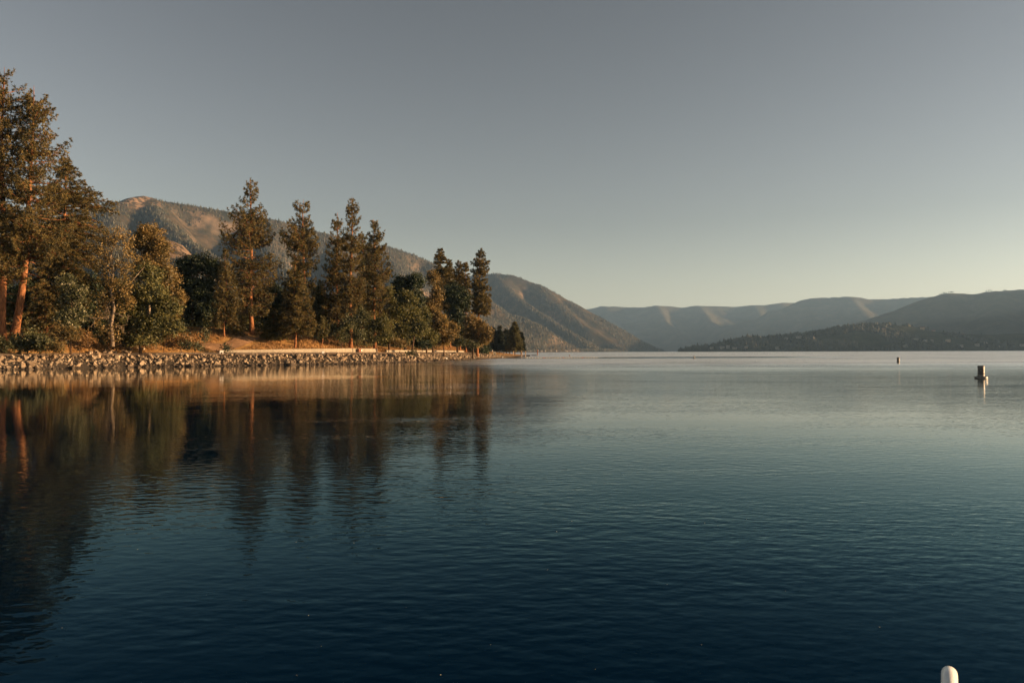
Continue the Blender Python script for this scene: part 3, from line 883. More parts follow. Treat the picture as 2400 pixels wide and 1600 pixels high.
def pine(label, px, d, top, prof, crown_base, seed, trunk=0.5, bend=(), leaf='needle', bark='bark_pine', style='pine', dens=1.0,
         cat='pine tree', name='pine_tree', group=None, L=0.33, bare=()):
    """prof: (py, left px, right px) down the crown, as seen; it becomes the reach of the boughs on either side."""
    rg = np.random.default_rng(seed)
    k = d / F
    X0 = (px - 1200) * k
    base = np.array([X0, d, h1(X0, d)])
    zof = lambda py: CAM_H + (hor(px) - py) * k
    ztop = zof(top[1])
    zs = [base[2] - 0.4] + [zof(q[1]) for q in sorted(bend, key=lambda q: -q[1])] + [ztop]
    xs = [X0] + [(q[0] - 1200) * k for q in sorted(bend, key=lambda q: -q[1])] + [(top[0] - 1200) * k]
    sx = lambda z: np.interp(z, zs, xs)
    pz = np.array([zof(q[0]) for q in prof])[::-1]
    pl = np.array([(q[1] - 1200) * k for q in prof])[::-1]
    pr = np.array([(q[2] - 1200) * k for q in prof])[::-1]
    zb = zof(crown_base)
    root = thing(name, label, cat, base, 0, group)
    g = Geo()
    zz = np.linspace(base[2] - 0.4, ztop, 16)
    fr = (zz - zz[0]) / (zz[-1] - zz[0])
    rad = trunk * (1 - fr) ** 0.8 + 0.02 + 0.35 * trunk * np.exp(-fr * 30)
    wob = 0.12 * np.sin(fr * 9 + seed)
    g.tube(np.stack([sx(zz) + wob - base[0], wob * 0.7, zz - base[2]], 1), rad, 9)
    hgt = ztop - zb
    NB = int(hgt * 5.8 * dens) + 14
    u = np.sort(rg.uniform(0, 1, NB)) ** 1.12
    zt = zb + u * hgt * 0.985
    az = rg.uniform(0, 2 * np.pi) + np.arange(NB) * 2.4 + rg.normal(0, 0.35, NB)
    c = np.cos(az)
    reach = np.maximum(np.interp(zt, pz, pr) - sx(zt), 0.15) * (1 + c) / 2 + np.maximum(sx(zt) - np.interp(zt, pz, pl), 0.15) * (1 - c) / 2
    reach = reach * rg.choice([1.0, 0.9, 0.75, 0.55], NB, p=[0.5, 0.28, 0.15, 0.07]) + 0.08
    if style == 'pine':
        rise = (-0.10 + 0.75 * u ** 1.3 + rg.normal(0, 0.10, NB)) * reach
    else:
        rise = (-0.32 + 0.65 * u ** 2 + rg.normal(0, 0.07, NB)) * reach
    cs, ds, inn = [], [], [np.zeros((0, 3))]
    for i in range(NB):
        r_ = reach[i]
        b0 = np.array([sx(zt[i] - rise[i]), d, zt[i] - rise[i]])
        e = np.array([math.cos(az[i]) * r_ + sx(zt[i]) - b0[0], math.sin(az[i]) * r_, rise[i]])
        sag = -0.10 * r_ if style == 'pine' else 0.07 * r_
        n_ = int(np.clip(r_ * 9.2 * dens, 5, 62))
        v = rg.uniform(0.05 if r_ > 1.5 else 0.0, 1.0, n_) ** 0.72
        v[0] = 1.0
        sidev = np.array([-math.sin(az[i]), math.cos(az[i]), 0])
        off = rg.normal(0, 1, n_) * 0.28 * r_ * (1.12 - v)
        pt = b0 + e * v[:, None] + sidev * off[:, None]
        pt[:, 2] += sag * 4 * v * (1 - v) + rg.normal(0, 0.17 if style == 'pine' else 0.09, n_) * (0.7 + 0.3 * r_)
        if style == 'fir':
            pt[:, 2] -= np.abs(off) * 0.5
        cs.append(pt)
        if r_ > 1.8:
            inn.append(b0 + e * rg.uniform(0.05, 0.55, (2, 1)) + rg.normal(0, 0.22, (2, 3)))
        dd = unit(e[None] + sidev * off[:, None] + np.array([0, 0, 0.5 * r_ if style == 'pine' else -0.1 * r_]))
        ds.append(np.repeat(dd, 1, 0))
        if r_ > 0.7:
            tt = np.linspace(0, 0.95, 4)
            q = b0 + e * tt[:, None]
            q[:, 2] += sag * 4 * tt * (1 - tt)
            g.tube(q - base, (0.018 + 0.020 * r_) * (1.05 - tt) * (0.6 + 0.5 * trunk), 4, False)
            if r_ > 1.6:
                for j in rg.integers(0, n_, 4):
                    s0 = b0 + e * (v[j] * 0.75)
                    s0[2] += sag * 4 * v[j] * 0.75 * (1 - v[j] * 0.75)
                    g.tube(np.array([s0, pt[j]]) - base, (0.025, 0.01), 3, False)
    for (py, ln, s_, dz) in bare:                                       # dead snags on the bole
        z0 = zof(py)
        b0 = np.array([sx(z0), d, z0])
        e = np.array([s_ * ln * k, rg.normal(0, 0.3), dz * k])
        g.tube(np.array([b0, b0 + e * 0.5 + [0, 0, 0.12], b0 + e]) - base, (0.07, 0.045, 0.015), 5, False)
    obj('trunk', g.build('trunk', M[bark], True), root)
    cs = np.vstack(cs) - base
    ds = np.vstack(ds)
    V, tone = blades(cs, ds, 14, L, L * 0.12, rg, 0.85 if style == 'pine' else 0.75, 0.0 if style == 'pine' else 0.45)
    inn = np.vstack(inn)
    if len(inn):
        V2, tone2 = blades(inn - base, np.tile([0, 0, 0.4], (len(inn), 1)), 10, L * 1.5, L * 0.2, rg, 1.0)
        V, tone = np.vstack([V, V2]), np.concatenate([tone, tone2 * 0.3])  # inner needles toned darker: shade inside the crown put into their colour
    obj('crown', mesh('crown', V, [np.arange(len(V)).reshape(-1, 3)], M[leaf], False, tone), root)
    return root

def broad(label, px, d, lobes, seed, leaf='leaf', bark='bark_dark', size=0.17, dens=1.0, cat='tree', name='broadleaf_tree', trunk=0.22, group=None,
          fork=0.35, blossom=None, depth=0.85, zbase=None, limbs=True):
    """lobes: (px, py, half width, half height) in the photograph; each becomes an ellipsoid clump of leaf sprays."""
    rg = np.random.default_rng(seed)
    k = d / F
    X0 = (px - 1200) * k
    base = np.array([X0, d, h1(X0, d) if zbase is None else zbase])
    root = thing(name, label, cat, base, 0, group)
    g = Geo()
    C = []
    cen = []
    for (lx, ly, rx, ry) in lobes:
        c = np.array([(lx - 1200) * k, d + rg.normal(0, 0.3) * rx * k, CAM_H + (hor(px) - ly) * k])
        rr = np.array([rx * k, rx * k * depth, ry * k])
        cen.append((c, rr))
        area = math.pi * rr[0] * rr[2]
        n = max(8, int(area * 7.5 * dens))
        v = unit(rg.normal(size=(n, 3)))
        rad = rg.uniform(0.25, 1.0, (n, 1)) ** 0.45
        # ragged outline: some sprays reach out, some sectors are thin
        lump = 0.80 + 0.34 * np.sin(v[:, :1] * 5.3 + seed) * np.sin(v[:, 2:] * 6.1 + lx) + rg.normal(0, 0.07, (n, 1))
        C.append(c + v * rr * rad * lump)
    C = np.vstack(C)
    C = C[C[:, 2] > np.array([base[2] + 0.1] * len(C))]
    zt = max(c[2] for c, r in cen)
    fk = base + np.array([rg.normal(0, 0.2), 0, (zt - base[2]) * fork])
    if limbs:
        g.tube(np.array([base - [0, 0, 0.3], base * 0.5 + fk * 0.5 + [rg.normal(0, 0.1), 0, 0], fk]) - base, (trunk * 1.25, trunk, trunk * 0.85), 8)
        for c, r in cen:
            tip = c + r * np.array([0.2, 0, 0.5])
            s0 = fk if c[2] > fk[2] else base * 0.4 + fk * 0.6
            md = s0 * 0.5 + tip * 0.5 + rg.normal(0, 0.12, 3) * r
            g.tube(np.array([s0, md, tip]) - base, (trunk * 0.6, trunk * 0.38, trunk * 0.1), 6)
        for j in rg.integers(0, len(C), min(len(C), 40)):
            c, r = cen[int(np.argmin([np.linalg.norm(C[j] - c) for c, r in cen]))]
            g.tube(np.array([c - r * [0, 0, 0.3], C[j] * 0.6 + c * 0.4, C[j]]) - base, (trunk * 0.16, trunk * 0.11, 0.012), 4, False)
        obj('trunk', g.build('trunk', M[bark], True), root)
    V, tone = leaves(C - base, 17, size, 0.30 + 0.35 * size, rg)
    inner = []                                       # bigger, denser sprays in the heart of each clump
    for c, r in cen:
        n = max(6, int(math.pi * r[0] * r[2] * 3.0))
        inner.append(c + unit(rg.normal(size=(n, 3))) * r * rg.uniform(0.1, 0.62, (n, 1)))
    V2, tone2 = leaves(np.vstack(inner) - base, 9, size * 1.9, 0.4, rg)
    V, tone = np.vstack([V, V2]), np.concatenate([tone, tone2 * 0.45])  # heart sprays get a lower tone, painting the shaded core of the crown
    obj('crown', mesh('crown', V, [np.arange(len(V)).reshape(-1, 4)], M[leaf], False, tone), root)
    if blossom:
        cc = C[rg.random(len(C)) < blossom]
        cc = cc + unit(cc - cen[0][0]) * 0.12
        V, tone = leaves(cc - base, 9, 0.085, 0.09, rg)
        obj('blossom', mesh('blossom', V, [np.arange(len(V)).reshape(-1, 4)], M['flower'], False, tone), root)
    return root

PINES = 'tall pines along the near shore'
FIRS = 'conifers at the far end of the wood'
# --- tall pines at the left edge
pine('tallest pine at the left edge, its straight red trunk cut by the frame', 5, 110, (4, 154),
     [(154, -2, 8), (166, -22, 30), (186, -40, 50), (230, -50, 52), (300, -60, 58), (400, -70, 60), (520, -80, 66), (620, -80, 72), (700, -60, 50)], 655, 11, 0.56, bare=((668, 45, 1, 5), (690, 34, 1, 0), (706, 30, 1, -8)), dens=1.1)
pine('leaning pine with a bare sunlit orange trunk near the left edge', 33, 111, (74, 198),
     [(198, 68, 82), (206, 60, 95), (226, 56, 116), (262, 50, 124), (300, 44, 132), (322, 38, 160), (345, 34, 161), (385, 30, 152), (400, 30, 165), (440, 26, 160), (520, 20, 165), (600, 20, 170), (660, 30, 140)], 610, 12, 0.52,
     bend=((63, 560), (72, 400)), bare=((640, 40, 1, -10), (655, 30, -1, 4), (720, 22, 1, 2)), dens=1.15)
pine('broad fir with drooping sprays between the leaning pine and the pale-limbed tree', 148, 118, (150, 362),
     [(362, 147, 154), (375, 138, 160), (400, 126, 184), (425, 118, 192), (446, 104, 226), (464, 96, 262), (480, 92, 272), (500, 92, 258), (540, 90, 242), (600, 88, 228), (660, 90, 222), (720, 95, 196), (760, 110, 175)], 750, 13, 0.42,
     style='fir', cat='fir tree', name='fir_tree', dens=1.45, L=0.35)
pine('young bushy fir behind the leaning orange trunk', 108, 114, (112, 560), [(560, 108, 116), (600, 92, 132), (660, 70, 150), (720, 62, 158), (770, 66, 150)], 765, 14, 0.2, style='fir', cat='fir tree', name='fir_tree', dens=1.3, L=0.33)
# --- the group in the middle
pine('biggest pine of the middle group, wide crown with bare twigs poking out on its left', 589, 149, (587, 416),
     [(416, 583, 591), (430, 577, 603), (452, 566, 604), (474, 546, 610), (492, 536, 626), (506, 536, 628), (528, 512, 632), (536, 508, 640), (548, 510, 641), (562, 522, 630), (582, 508, 636), (604, 520, 658), (640, 538, 666), (700, 548, 645), (735, 556, 626)],
     735, 21, 0.42, group=PINES, dens=1.05, L=0.35)
pine('slim young pine with a bare straight lower trunk on the orange bank', 526, 138, (529, 583), [(583, 526, 532), (602, 520, 537), (640, 510, 548), (680, 505, 556), (720, 499, 566), (762, 498, 576)], 764, 22, 0.13, bend=((528, 690),), dens=1.35, L=0.32, leaf='needle')
pine('pine with a forked-looking top right of the biggest pine', 712, 152, (710, 466),
     [(466, 694, 722), (474, 688, 724), (490, 687, 724), (502, 681, 724), (515, 688, 727), (524, 668, 732), (531, 655, 734), (545, 660, 738), (560, 655, 746), (580, 668, 748), (592, 670, 744), (612, 682, 746), (645, 684, 742), (700, 690, 738), (740, 694, 730)], 735, 23, 0.36, group=PINES, L=0.35, dens=1.1)
pine('dense cone-shaped fir standing in front of the fork-topped pine', 693, 141, (690, 611), [(611, 688, 693), (622, 682, 700), (660, 664, 716), (700, 660, 726), (740, 654, 736), (788, 658, 742)], 788, 24, 0.2, style='fir', cat='fir tree', name='fir_tree', dens=1.7, L=0.33)
pine('narrow pine with a thin spire just left of the tall spired pine', 790, 158, (790, 496), [(496, 788, 793), (512, 781, 798), (532, 774, 806), (562, 766, 814), (602, 760, 814), (650, 750, 818), (710, 752, 816), (760, 765, 812)], 755, 25, 0.33, group=PINES, L=0.35, dens=1.1)
pine('tall spired pine, highest of the three right of the fork-topped pine', 820, 154, (825, 461), [(461, 821, 829), (472, 819, 832), (490, 811, 846), (512, 812, 849), (528, 808, 842), (542, 804, 849), (562, 804, 848), (602, 798, 852), (652, 798, 858), (702, 798, 858), (745, 806, 852)], 742, 26, 0.36, group=PINES, L=0.35, dens=1.1)
pine('pine with tufted right shoulder, last of the tall middle group before the dark broadleaf trees', 878, 160, (877, 513), [(513, 873, 881), (522, 870, 886), (540, 862, 894), (548, 861, 905), (556, 862, 897), (574, 861, 906), (602, 856, 912), (624, 850, 922), (652, 854, 916), (702, 850, 917), (760, 854, 916), (785, 862, 910)], 780, 27, 0.36, group=PINES, L=0.35, dens=1.2)
pine('dark pine half hidden behind the tall spired pine and its right neighbour', 852, 168, (852, 545), [(545, 849, 856), (570, 840, 866), (620, 832, 872), (700, 828, 876), (770, 832, 872)], 760, 28, 0.3, leaf='needle_green', L=0.35, dens=1.1)
pine('small blue-green conifer at the edge of the dirt track', 640, 143, (642, 724), [(724, 640, 645), (742, 628, 656), (770, 612, 668), (796, 610, 672)], 798, 29, 0.12, style='fir', leaf='needle_green', cat='fir tree', name='fir_tree', dens=1.7, L=0.34)
pine('little pine sapling with a thin pale stem above the concrete wall', 754, 146, (756, 741), [(741, 753, 759), (755, 744, 768), (775, 738, 772), (792, 742, 768)], 790, 30, 0.06, leaf='needle_green', dens=1.6, L=0.30)
# --- towards the point
pine('pointed fir rising behind the tawny broadleaf tree, left of the point group', 1034, 222, (1032, 579), [(579, 1030, 1034), (590, 1024, 1040), (606, 1016, 1046), (622, 1020, 1050), (640, 1020, 1060), (672, 1018, 1062), (720, 1016, 1064)], 730, 31, 0.3, style='fir', cat='fir tree', name='fir_tree', group=FIRS, L=0.46, dens=1.3)
pine('smaller fir tucked against the right side of the pointed fir', 1054, 226, (1053, 606), [(606, 1050, 1057), (622, 1044, 1062), (650, 1042, 1068), (700, 1040, 1070)], 720, 32, 0.25, style='fir', cat='fir tree', name='fir_tree', group=FIRS, L=0.46, dens=1.3)
pine('round-topped conifer midway between the pointed fir and the last tall pine', 1077, 228, (1076, 609), [(609, 1072, 1081), (622, 1067, 1087), (650, 1064, 1090), (700, 1062, 1092), (740, 1064, 1092)], 730, 33, 0.25, cat='conifer', name='conifer_tree', group=FIRS, L=0.46, dens=1.3)
pine('slim fir spire just left of the last tall pine', 1092, 224, (1092, 613), [(613, 1090, 1094), (632, 1085, 1099), (662, 1082, 1104), (710, 1080, 1106)], 730, 34, 0.2, style='fir', cat='fir tree', name='fir_tree', group=FIRS, L=0.46, dens=1.3)
pine('last tall pine at the end of the wood, standing clear against the far mountain', 1119, 216, (1127, 580), [(580, 1123, 1131), (592, 1119, 1135), (604, 1114, 1142), (614, 1104, 1148), (626, 1102, 1150), (640, 1106, 1140), (652, 1104, 1146), (682, 1108, 1152), (704, 1108, 1152), (742, 1108, 1150)], 735, 35, 0.36, bend=((1122, 700),), group=PINES, L=0.46, dens=1.1)
far_firs = [(1140, 792, 20, 330), (1156, 766, 24, 350), (1171, 762, 26, 362), (1187, 770, 26, 372), (1194, 778, 22, 385), (1206, 753, 34, 350), (1221, 777, 24, 358)]
names_ = ['short dark fir at the left of the far clump on the point', 'dark narrow fir, second from the left in the clump on the point', 'dark fir with a sharp spire in the middle of the clump on the point',
          'dark fir crowding the left side of the tallest fir on the point', 'low dark fir squeezed behind the tallest fir on the point', 'tallest, olive-tinged fir of the clump on the point', 'dark outermost fir leaning over the water at the point']
for i, (x, y, w, dd) in enumerate(far_firs):
    pine(names_[i], x, dd, (x, y), [(y, x - 2, x + 2), (y + 18, x - w * 0.3, x + w * 0.3), (y + 45, x - w * 0.5, x + w * 0.5), (822, x - w * 0.62, x + w * 0.62)], 822, 40 + i, 0.22, style='fir',
         leaf='needle_green' if i == 5 else 'needle_dark', bark='bark_dark', cat='fir tree', name='fir_tree', group='clump of firs on the point', L=0.7, dens=1.3)

# --- broadleaf trees and shrubs, left to right
broad('round shrub covered in cream blossom beside the broad fir', 165, 109, [(160, 660, 26, 22), (178, 690, 26, 28), (150, 700, 28, 30), (180, 735, 24, 26), (152, 745, 26, 26), (168, 768, 26, 20)], 101, 'leaf_blue', size=0.13, dens=1.3, cat='shrub', name='flowering_shrub', blossom=0.55, trunk=0.12)
broad('tawny twiggy bush below the cream-flowered shrub', 148, 107, [(140, 775, 26, 22), (168, 782, 22, 22), (128, 795, 22, 16)], 102, 'leaf_olive', size=0.11, cat='bush', name='bush', trunk=0.06)
broad('reddish brown bush right of the tawny twiggy bush', 186, 109, [(186, 790, 20, 18), (200, 800, 16, 14)], 103, 'leaf_brown', size=0.10, cat='bush', name='bush', trunk=0.05)
broad('low green bush at the left edge under the tallest pine', 8, 103, [(0, 806, 24, 18), (24, 812, 20, 12)], 104, 'leaf_blue', size=0.12, dens=1.2, cat='bush', name='bush', trunk=0.06)
broad('wide green bush at the foot of the leaning pine', 62, 104, [(45, 800, 30, 22), (75, 795, 34, 26), (105, 805, 26, 20), (60, 815, 34, 10)], 105, 'leaf_blue', size=0.12, dens=1.2, cat='bush', name='bush', trunk=0.06)
broad('yellow-green bush at the left end of the gravel path', 128, 104, [(122, 812, 24, 14), (142, 818, 16, 8)], 106, 'leaf_olive', size=0.11, dens=1.2, cat='bush', name='bush', trunk=0.05)
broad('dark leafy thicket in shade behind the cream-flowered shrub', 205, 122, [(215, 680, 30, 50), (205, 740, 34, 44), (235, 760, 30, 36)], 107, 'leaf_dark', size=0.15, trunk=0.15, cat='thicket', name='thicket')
broad('green locust-like tree with long sprays, front of the pale-limbed tree', 330, 117, [(330, 640, 40, 34), (300, 690, 44, 40), (355, 690, 46, 40), (395, 722, 34, 30), (310, 745, 46, 36), (365, 760, 46, 32), (410, 765, 24, 22), (280, 775, 32, 26), (330, 792, 44, 16), (300, 800, 30, 10), (250, 790, 24, 20)], 108, 'leaf', size=0.15, trunk=0.2, dens=1.15)
broad('tawny-topped tree with a pale forked trunk above the green locust-like tree', 346, 124, [(345, 545, 36, 28), (325, 570, 38, 34), (368, 580, 34, 36), (345, 620, 46, 34), (385, 640, 24, 30)], 109, 'leaf_olive', 'bark_pale', size=0.15, trunk=0.24, dens=0.95, fork=0.6)
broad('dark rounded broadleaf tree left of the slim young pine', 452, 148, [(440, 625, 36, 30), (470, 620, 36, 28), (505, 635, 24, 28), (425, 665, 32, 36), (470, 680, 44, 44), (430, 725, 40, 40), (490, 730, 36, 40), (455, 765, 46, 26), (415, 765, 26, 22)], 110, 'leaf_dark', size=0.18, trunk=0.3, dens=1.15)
broad('bush with reddish plumes on the left of the dirt track', 420, 119, [(405, 795, 22, 18), (430, 800, 20, 16), (448, 806, 16, 12), (395, 808, 20, 10)], 111, 'leaf_brown', size=0.11, cat='bush', name='bush', trunk=0.05)
broad('low green bush spilling onto the path left of the dirt track', 448, 117, [(440, 808, 20, 10), (462, 811, 14, 8)], 112, 'leaf_blue', size=0.11, cat='bush', name='bush', trunk=0.05, dens=1.2)
broad('small upright bush with pale seed heads on the orange bank', 480, 131, [(480, 780, 9, 12), (478, 792, 9, 8)], 113, 'leaf_blue', size=0.11, cat='bush', name='bush', trunk=0.04, blossom=0.5)
broad('small dark weed at the left end of the concrete wall', 537, 127, [(534, 818, 12, 7), (530, 814, 8, 4)], 114, 'leaf_dark', size=0.10, cat='bush', name='bush', trunk=0.03)
broad('grey-green shrub right of the little pine sapling', 800, 148, [(790, 770, 22, 18), (812, 758, 22, 18), (802, 788, 26, 14)], 115, 'leaf_blue', size=0.13, cat='shrub', name='shrub', trunk=0.08, dens=1.2)
broad('tall grey-green shrub in front of the spired pines', 838, 150, [(830, 755, 22, 22), (850, 745, 22, 24), (842, 785, 26, 18)], 116, 'leaf_blue', size=0.13, cat='shrub', name='shrub', trunk=0.08, dens=1.2)
broad('bright green shrub under the pine with the tufted shoulder', 884, 152, [(872, 765, 22, 24), (898, 760, 20, 26), (905, 788, 18, 16), (880, 795, 24, 10)], 117, 'leaf', size=0.13, cat='shrub', name='shrub', trunk=0.08, dens=1.2)
broad('dark green tree with a sunlit crest behind the long shrub row', 950, 176, [(945, 668, 28, 26), (975, 660, 26, 24), (930, 700, 26, 34), (965, 705, 34, 36), (940, 750, 28, 36), (975, 755, 30, 34), (925, 785, 22, 22)], 118, 'leaf_dark', size=0.2, trunk=0.3, dens=1.15)
broad('leafy green tree leaning over the bank at the middle of the shore', 965, 163, [(955, 700, 26, 22), (940, 730, 24, 26), (968, 740, 30, 28), (950, 775, 30, 24), (985, 770, 22, 24)], 119, 'leaf', size=0.17, trunk=0.2, dens=1.1)
broad('tawny tree with a ragged tall crest left of the pointed fir', 1015, 186, [(1015, 650, 16, 22), (1025, 690, 16, 26), (1008, 712, 22, 24), (1022, 745, 26, 26), (1018, 785, 24, 26)], 120, 'leaf_olive', size=0.18, trunk=0.2, dens=1.05)
broad('green hanging tree left of the tawny low trees on the bank', 1000, 176, [(995, 740, 20, 26), (990, 775, 22, 22), (1010, 790, 26, 20)], 121, 'leaf', size=0.17, trunk=0.16, dens=1.1)
broad('tawny low tree over the bank in the middle of the point wood', 1040, 184, [(1035, 765, 26, 26), (1050, 790, 22, 20), (1062, 770, 14, 18), (1030, 798, 22, 14)], 122, 'leaf_olive', size=0.17, trunk=0.14, dens=1.1)
broad('dark shaded tree between the tawny low tree and the last tall pine', 1072, 214, [(1060, 690, 26, 30), (1080, 705, 28, 30), (1070, 745, 28, 34), (1080, 785, 24, 28)], 123, 'leaf_dark', size=0.22, trunk=0.25, dens=1.15)
broad('olive tree at the foot of the last tall pine', 1108, 208, [(1105, 755, 22, 22), (1128, 770, 22, 24), (1100, 785, 20, 22), (1128, 798, 20, 16), (1142, 785, 14, 20)], 124, 'leaf_olive', size=0.19, trunk=0.18, dens=1.1)
broad('low grey-green bush below the olive tree', 1092, 196, [(1078, 800, 14, 12), (1096, 806, 16, 9), (1112, 808, 14, 7)], 125, 'leaf_blue', size=0.15, cat='bush', name='bush', trunk=0.05)
broad('low tawny bush above the kerb at the middle of the shore', 935, 158, [(925, 800, 14, 9), (945, 806, 16, 7), (915, 792, 10, 10)], 126, 'leaf_olive', size=0.13, cat='bush', name='bush', trunk=0.05)
broad('small green weed growing over the rocks at the end of the concrete wall', 965, 152, [(960, 827, 9, 5), (970, 826, 7, 5)], 127, 'leaf_blue', size=0.10, cat='bush', name='bush', trunk=0.03)
broad('dark bush under the leafy tree near the sloping plank', 985, 166, [(975, 803, 16, 12), (1000, 806, 18, 10)], 128, 'leaf_dark', size=0.14, cat='bush', name='bush', trunk=0.05)
broad('shrub with green sprays at the foot of the dark rounded tree', 385, 121, [(372, 792, 20, 14), (345, 800, 22, 12), (392, 780, 16, 12)], 129, 'leaf', size=0.12, cat='shrub', name='shrub', trunk=0.06)
broad('dark bush in the gap behind the small blue-green conifer', 662, 156, [(655, 770, 26, 20), (625, 778, 16, 14)], 130, 'leaf_dark', size=0.16, cat='bush', name='bush', trunk=0.07)
broad('tawny scrub under the slim young pine', 548, 141, [(545, 778, 18, 12), (510, 782, 14, 8), (566, 780, 12, 10)], 131, 'leaf_olive', size=0.12, cat='bush', name='bush', trunk=0.04)

broad('leafy dark tree filling the gap right of the biggest pine', 645, 164, [(640, 690, 30, 34), (665, 710, 28, 36), (620, 725, 26, 34), (650, 755, 34, 26)], 132, 'leaf_dark', size=0.2, trunk=0.25, dens=1.1)
broad('green tree low between the fork-topped pine and the thin-spired pine', 752, 160, [(750, 690, 24, 26), (738, 725, 24, 30), (765, 730, 24, 32), (752, 770, 34, 24)], 133, 'leaf', size=0.18, trunk=0.2, dens=1.1)
broad('dark tree behind the trunk of the tall spired pine', 838, 172, [(830, 690, 28, 30), (855, 715, 28, 34), (815, 725, 26, 34), (840, 755, 36, 28)], 134, 'leaf_dark', size=0.2, trunk=0.25, dens=1.1)
broad('green tree in the corner right of the pine with the tufted shoulder', 912, 168, [(905, 690, 22, 24), (918, 725, 22, 28), (905, 755, 24, 26), (915, 785, 24, 20)], 135, 'leaf', size=0.18, trunk=0.2, dens=1.1)
broad('tall olive tree in the hollow left of the dark rounded tree', 398, 134, [(398, 650, 26, 28), (385, 690, 28, 34), (410, 700, 26, 34), (395, 745, 30, 32)], 136, 'leaf_olive', size=0.17, trunk=0.2, dens=1.1)
broad('green tree between the tallest trunks at the left edge', 58, 121, [(55, 700, 26, 30), (85, 715, 28, 34), (20, 720, 24, 34), (60, 755, 40, 26)], 137, 'leaf', size=0.15, trunk=0.2, dens=1.1)
broad('dark leafy tree right of the biggest pine trunk at the head of the track', 605, 172, [(600, 700, 26, 28), (625, 735, 24, 24), (570, 730, 24, 28)], 138, 'leaf_dark', size=0.2, trunk=0.25, dens=1.1)

# the pale-limbed half-dead tree
rg = np.random.default_rng(77)
d = 114; k = d / F
X0 = (263 - 1200) * k
base = np.array([X0, d, h1(X0, d)])
root = thing('cottonwood_tree', 'half-dead tree with a pale knobbly trunk and bare crooked lower branches', 'tree', base)
W2 = lambda px, py, dy=0.0: np.array([(px - 1200) * k, d + dy, CAM_H + (hor(263) - py) * k]) - base
g = Geo()
tp = [(264, 812), (260, 762), (267, 722), (259, 684), (264, 642), (258, 602), (268, 570), (264, 545)]
g.tube([W2(*p) for p in tp], (0.30, 0.23, 0.2, 0.17, 0.14, 0.11, 0.08, 0.03), 9)
for a, b_, r_ in [((264, 640), (300, 560), 0.09), ((263, 660), (235, 590), 0.08), ((266, 690), (318, 620), 0.08), ((268, 575), (300, 530), 0.05), ((264, 610), (240, 555), 0.05)]:
    p0, p1 = W2(*a), W2(*b_, rg.normal(0, 1))
    g.tube([p0, (p0 + p1) / 2 + [0.2, 0, -0.3], p1], (r_, r_ * 0.7, 0.02), 6)
obj('trunk', g.build('trunk', M['bark_pale'], True), root)
def crooked(p, v, ln, r_, g, depth):
    pts = [p]
    for i in range(3):
        v = unit(v + rg.normal(0, 0.35, 3) + np.array([0, 0, -0.12]))
        pts.append(pts[-1] + v * ln / 3)
    g.tube(pts, np.linspace(r_, r_ * 0.35, 4), 5, False)
    if depth:
        for i in (1, 2, 3):
            for q in range(2):
                crooked(pts[i], unit(v + rg.normal(0, 0.9, 3)), ln * rg.uniform(0.35, 0.55), r_ * 0.5, g, depth - 1)
for (x, y, vx, vz, ln) in [(262, 715, -1, 0.25, 2.8), (262, 745, -1, 0.35, 3.0), (264, 742, -0.8, -0.6, 2.6), (264, 735, 1, 0.3, 1.9), (264, 760, 0.9, -0.3, 1.6), (262, 680, -1, -0.1, 2.2), (263, 700, -0.3, -1.0, 1.9)]:
    gb = Geo()
    crooked(W2(x, y), unit(np.array([vx, rg.normal(0, 0.3) - 0.3, vz])), ln, 0.075, gb, 2)
    obj('dead_branch', gb.build('dead_branch', M['bark_pale'], True), root)
cs = []
for (lx, ly, rx, ry) in [(262, 555, 26, 20), (238, 585, 26, 26), (290, 560, 26, 26), (250, 620, 26, 24), (300, 610, 26, 30), (252, 660, 22, 24), (286, 660, 26, 26), (240, 700, 24, 26), (290, 705, 26, 28), (262, 780, 26, 22), (235, 745, 22, 26)]:
    n_ = int(math.pi * rx * ry * k * k * 5.5)
    v = unit(rg.normal(size=(n_, 3))) * rg.uniform(0.3, 1, (n_, 1)) ** 0.5
    cs.append(W2(lx, ly) + v * np.array([rx * k, rx * k * 0.8, ry * k]))
V, tone = leaves(np.vstack(cs), 13, 0.15, 0.3, rg)
obj('crown', mesh('crown', V, [np.arange(len(V)).reshape(-1, 4)], M['leaf_olive'], False, tone), root)

# --- trees standing in the shade further back: copies that fill the wood
def copy_tree(src, loc, rz, sc, label, group):
    c = src.copy()
    COL.objects.link(c)
    c.location = loc
    c.rotation_euler = (0, 0, rz)
    c.scale = (sc, sc, sc)
    c['label'] = label
    c['group'] = group
    for ch in list(src.children):
        e = ch.copy()
        COL.objects.link(e)
        e.parent = c
    return c
rg = np.random.default_rng(9)
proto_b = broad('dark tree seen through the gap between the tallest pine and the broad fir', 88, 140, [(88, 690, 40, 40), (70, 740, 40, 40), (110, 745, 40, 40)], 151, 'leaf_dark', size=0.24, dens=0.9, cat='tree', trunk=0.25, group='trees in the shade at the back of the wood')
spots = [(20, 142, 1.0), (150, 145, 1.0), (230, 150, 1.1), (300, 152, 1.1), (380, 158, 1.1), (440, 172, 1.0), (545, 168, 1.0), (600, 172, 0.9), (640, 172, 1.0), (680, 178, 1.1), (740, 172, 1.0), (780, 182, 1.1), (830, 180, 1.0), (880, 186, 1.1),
         (920, 196, 1.1), (980, 205, 1.1), (1020, 232, 1.2), (1060, 244, 1.2), (1095, 246, 1.2), (1118, 236, 1.0), (745, 162, 0.8), (915, 182, 0.9)]
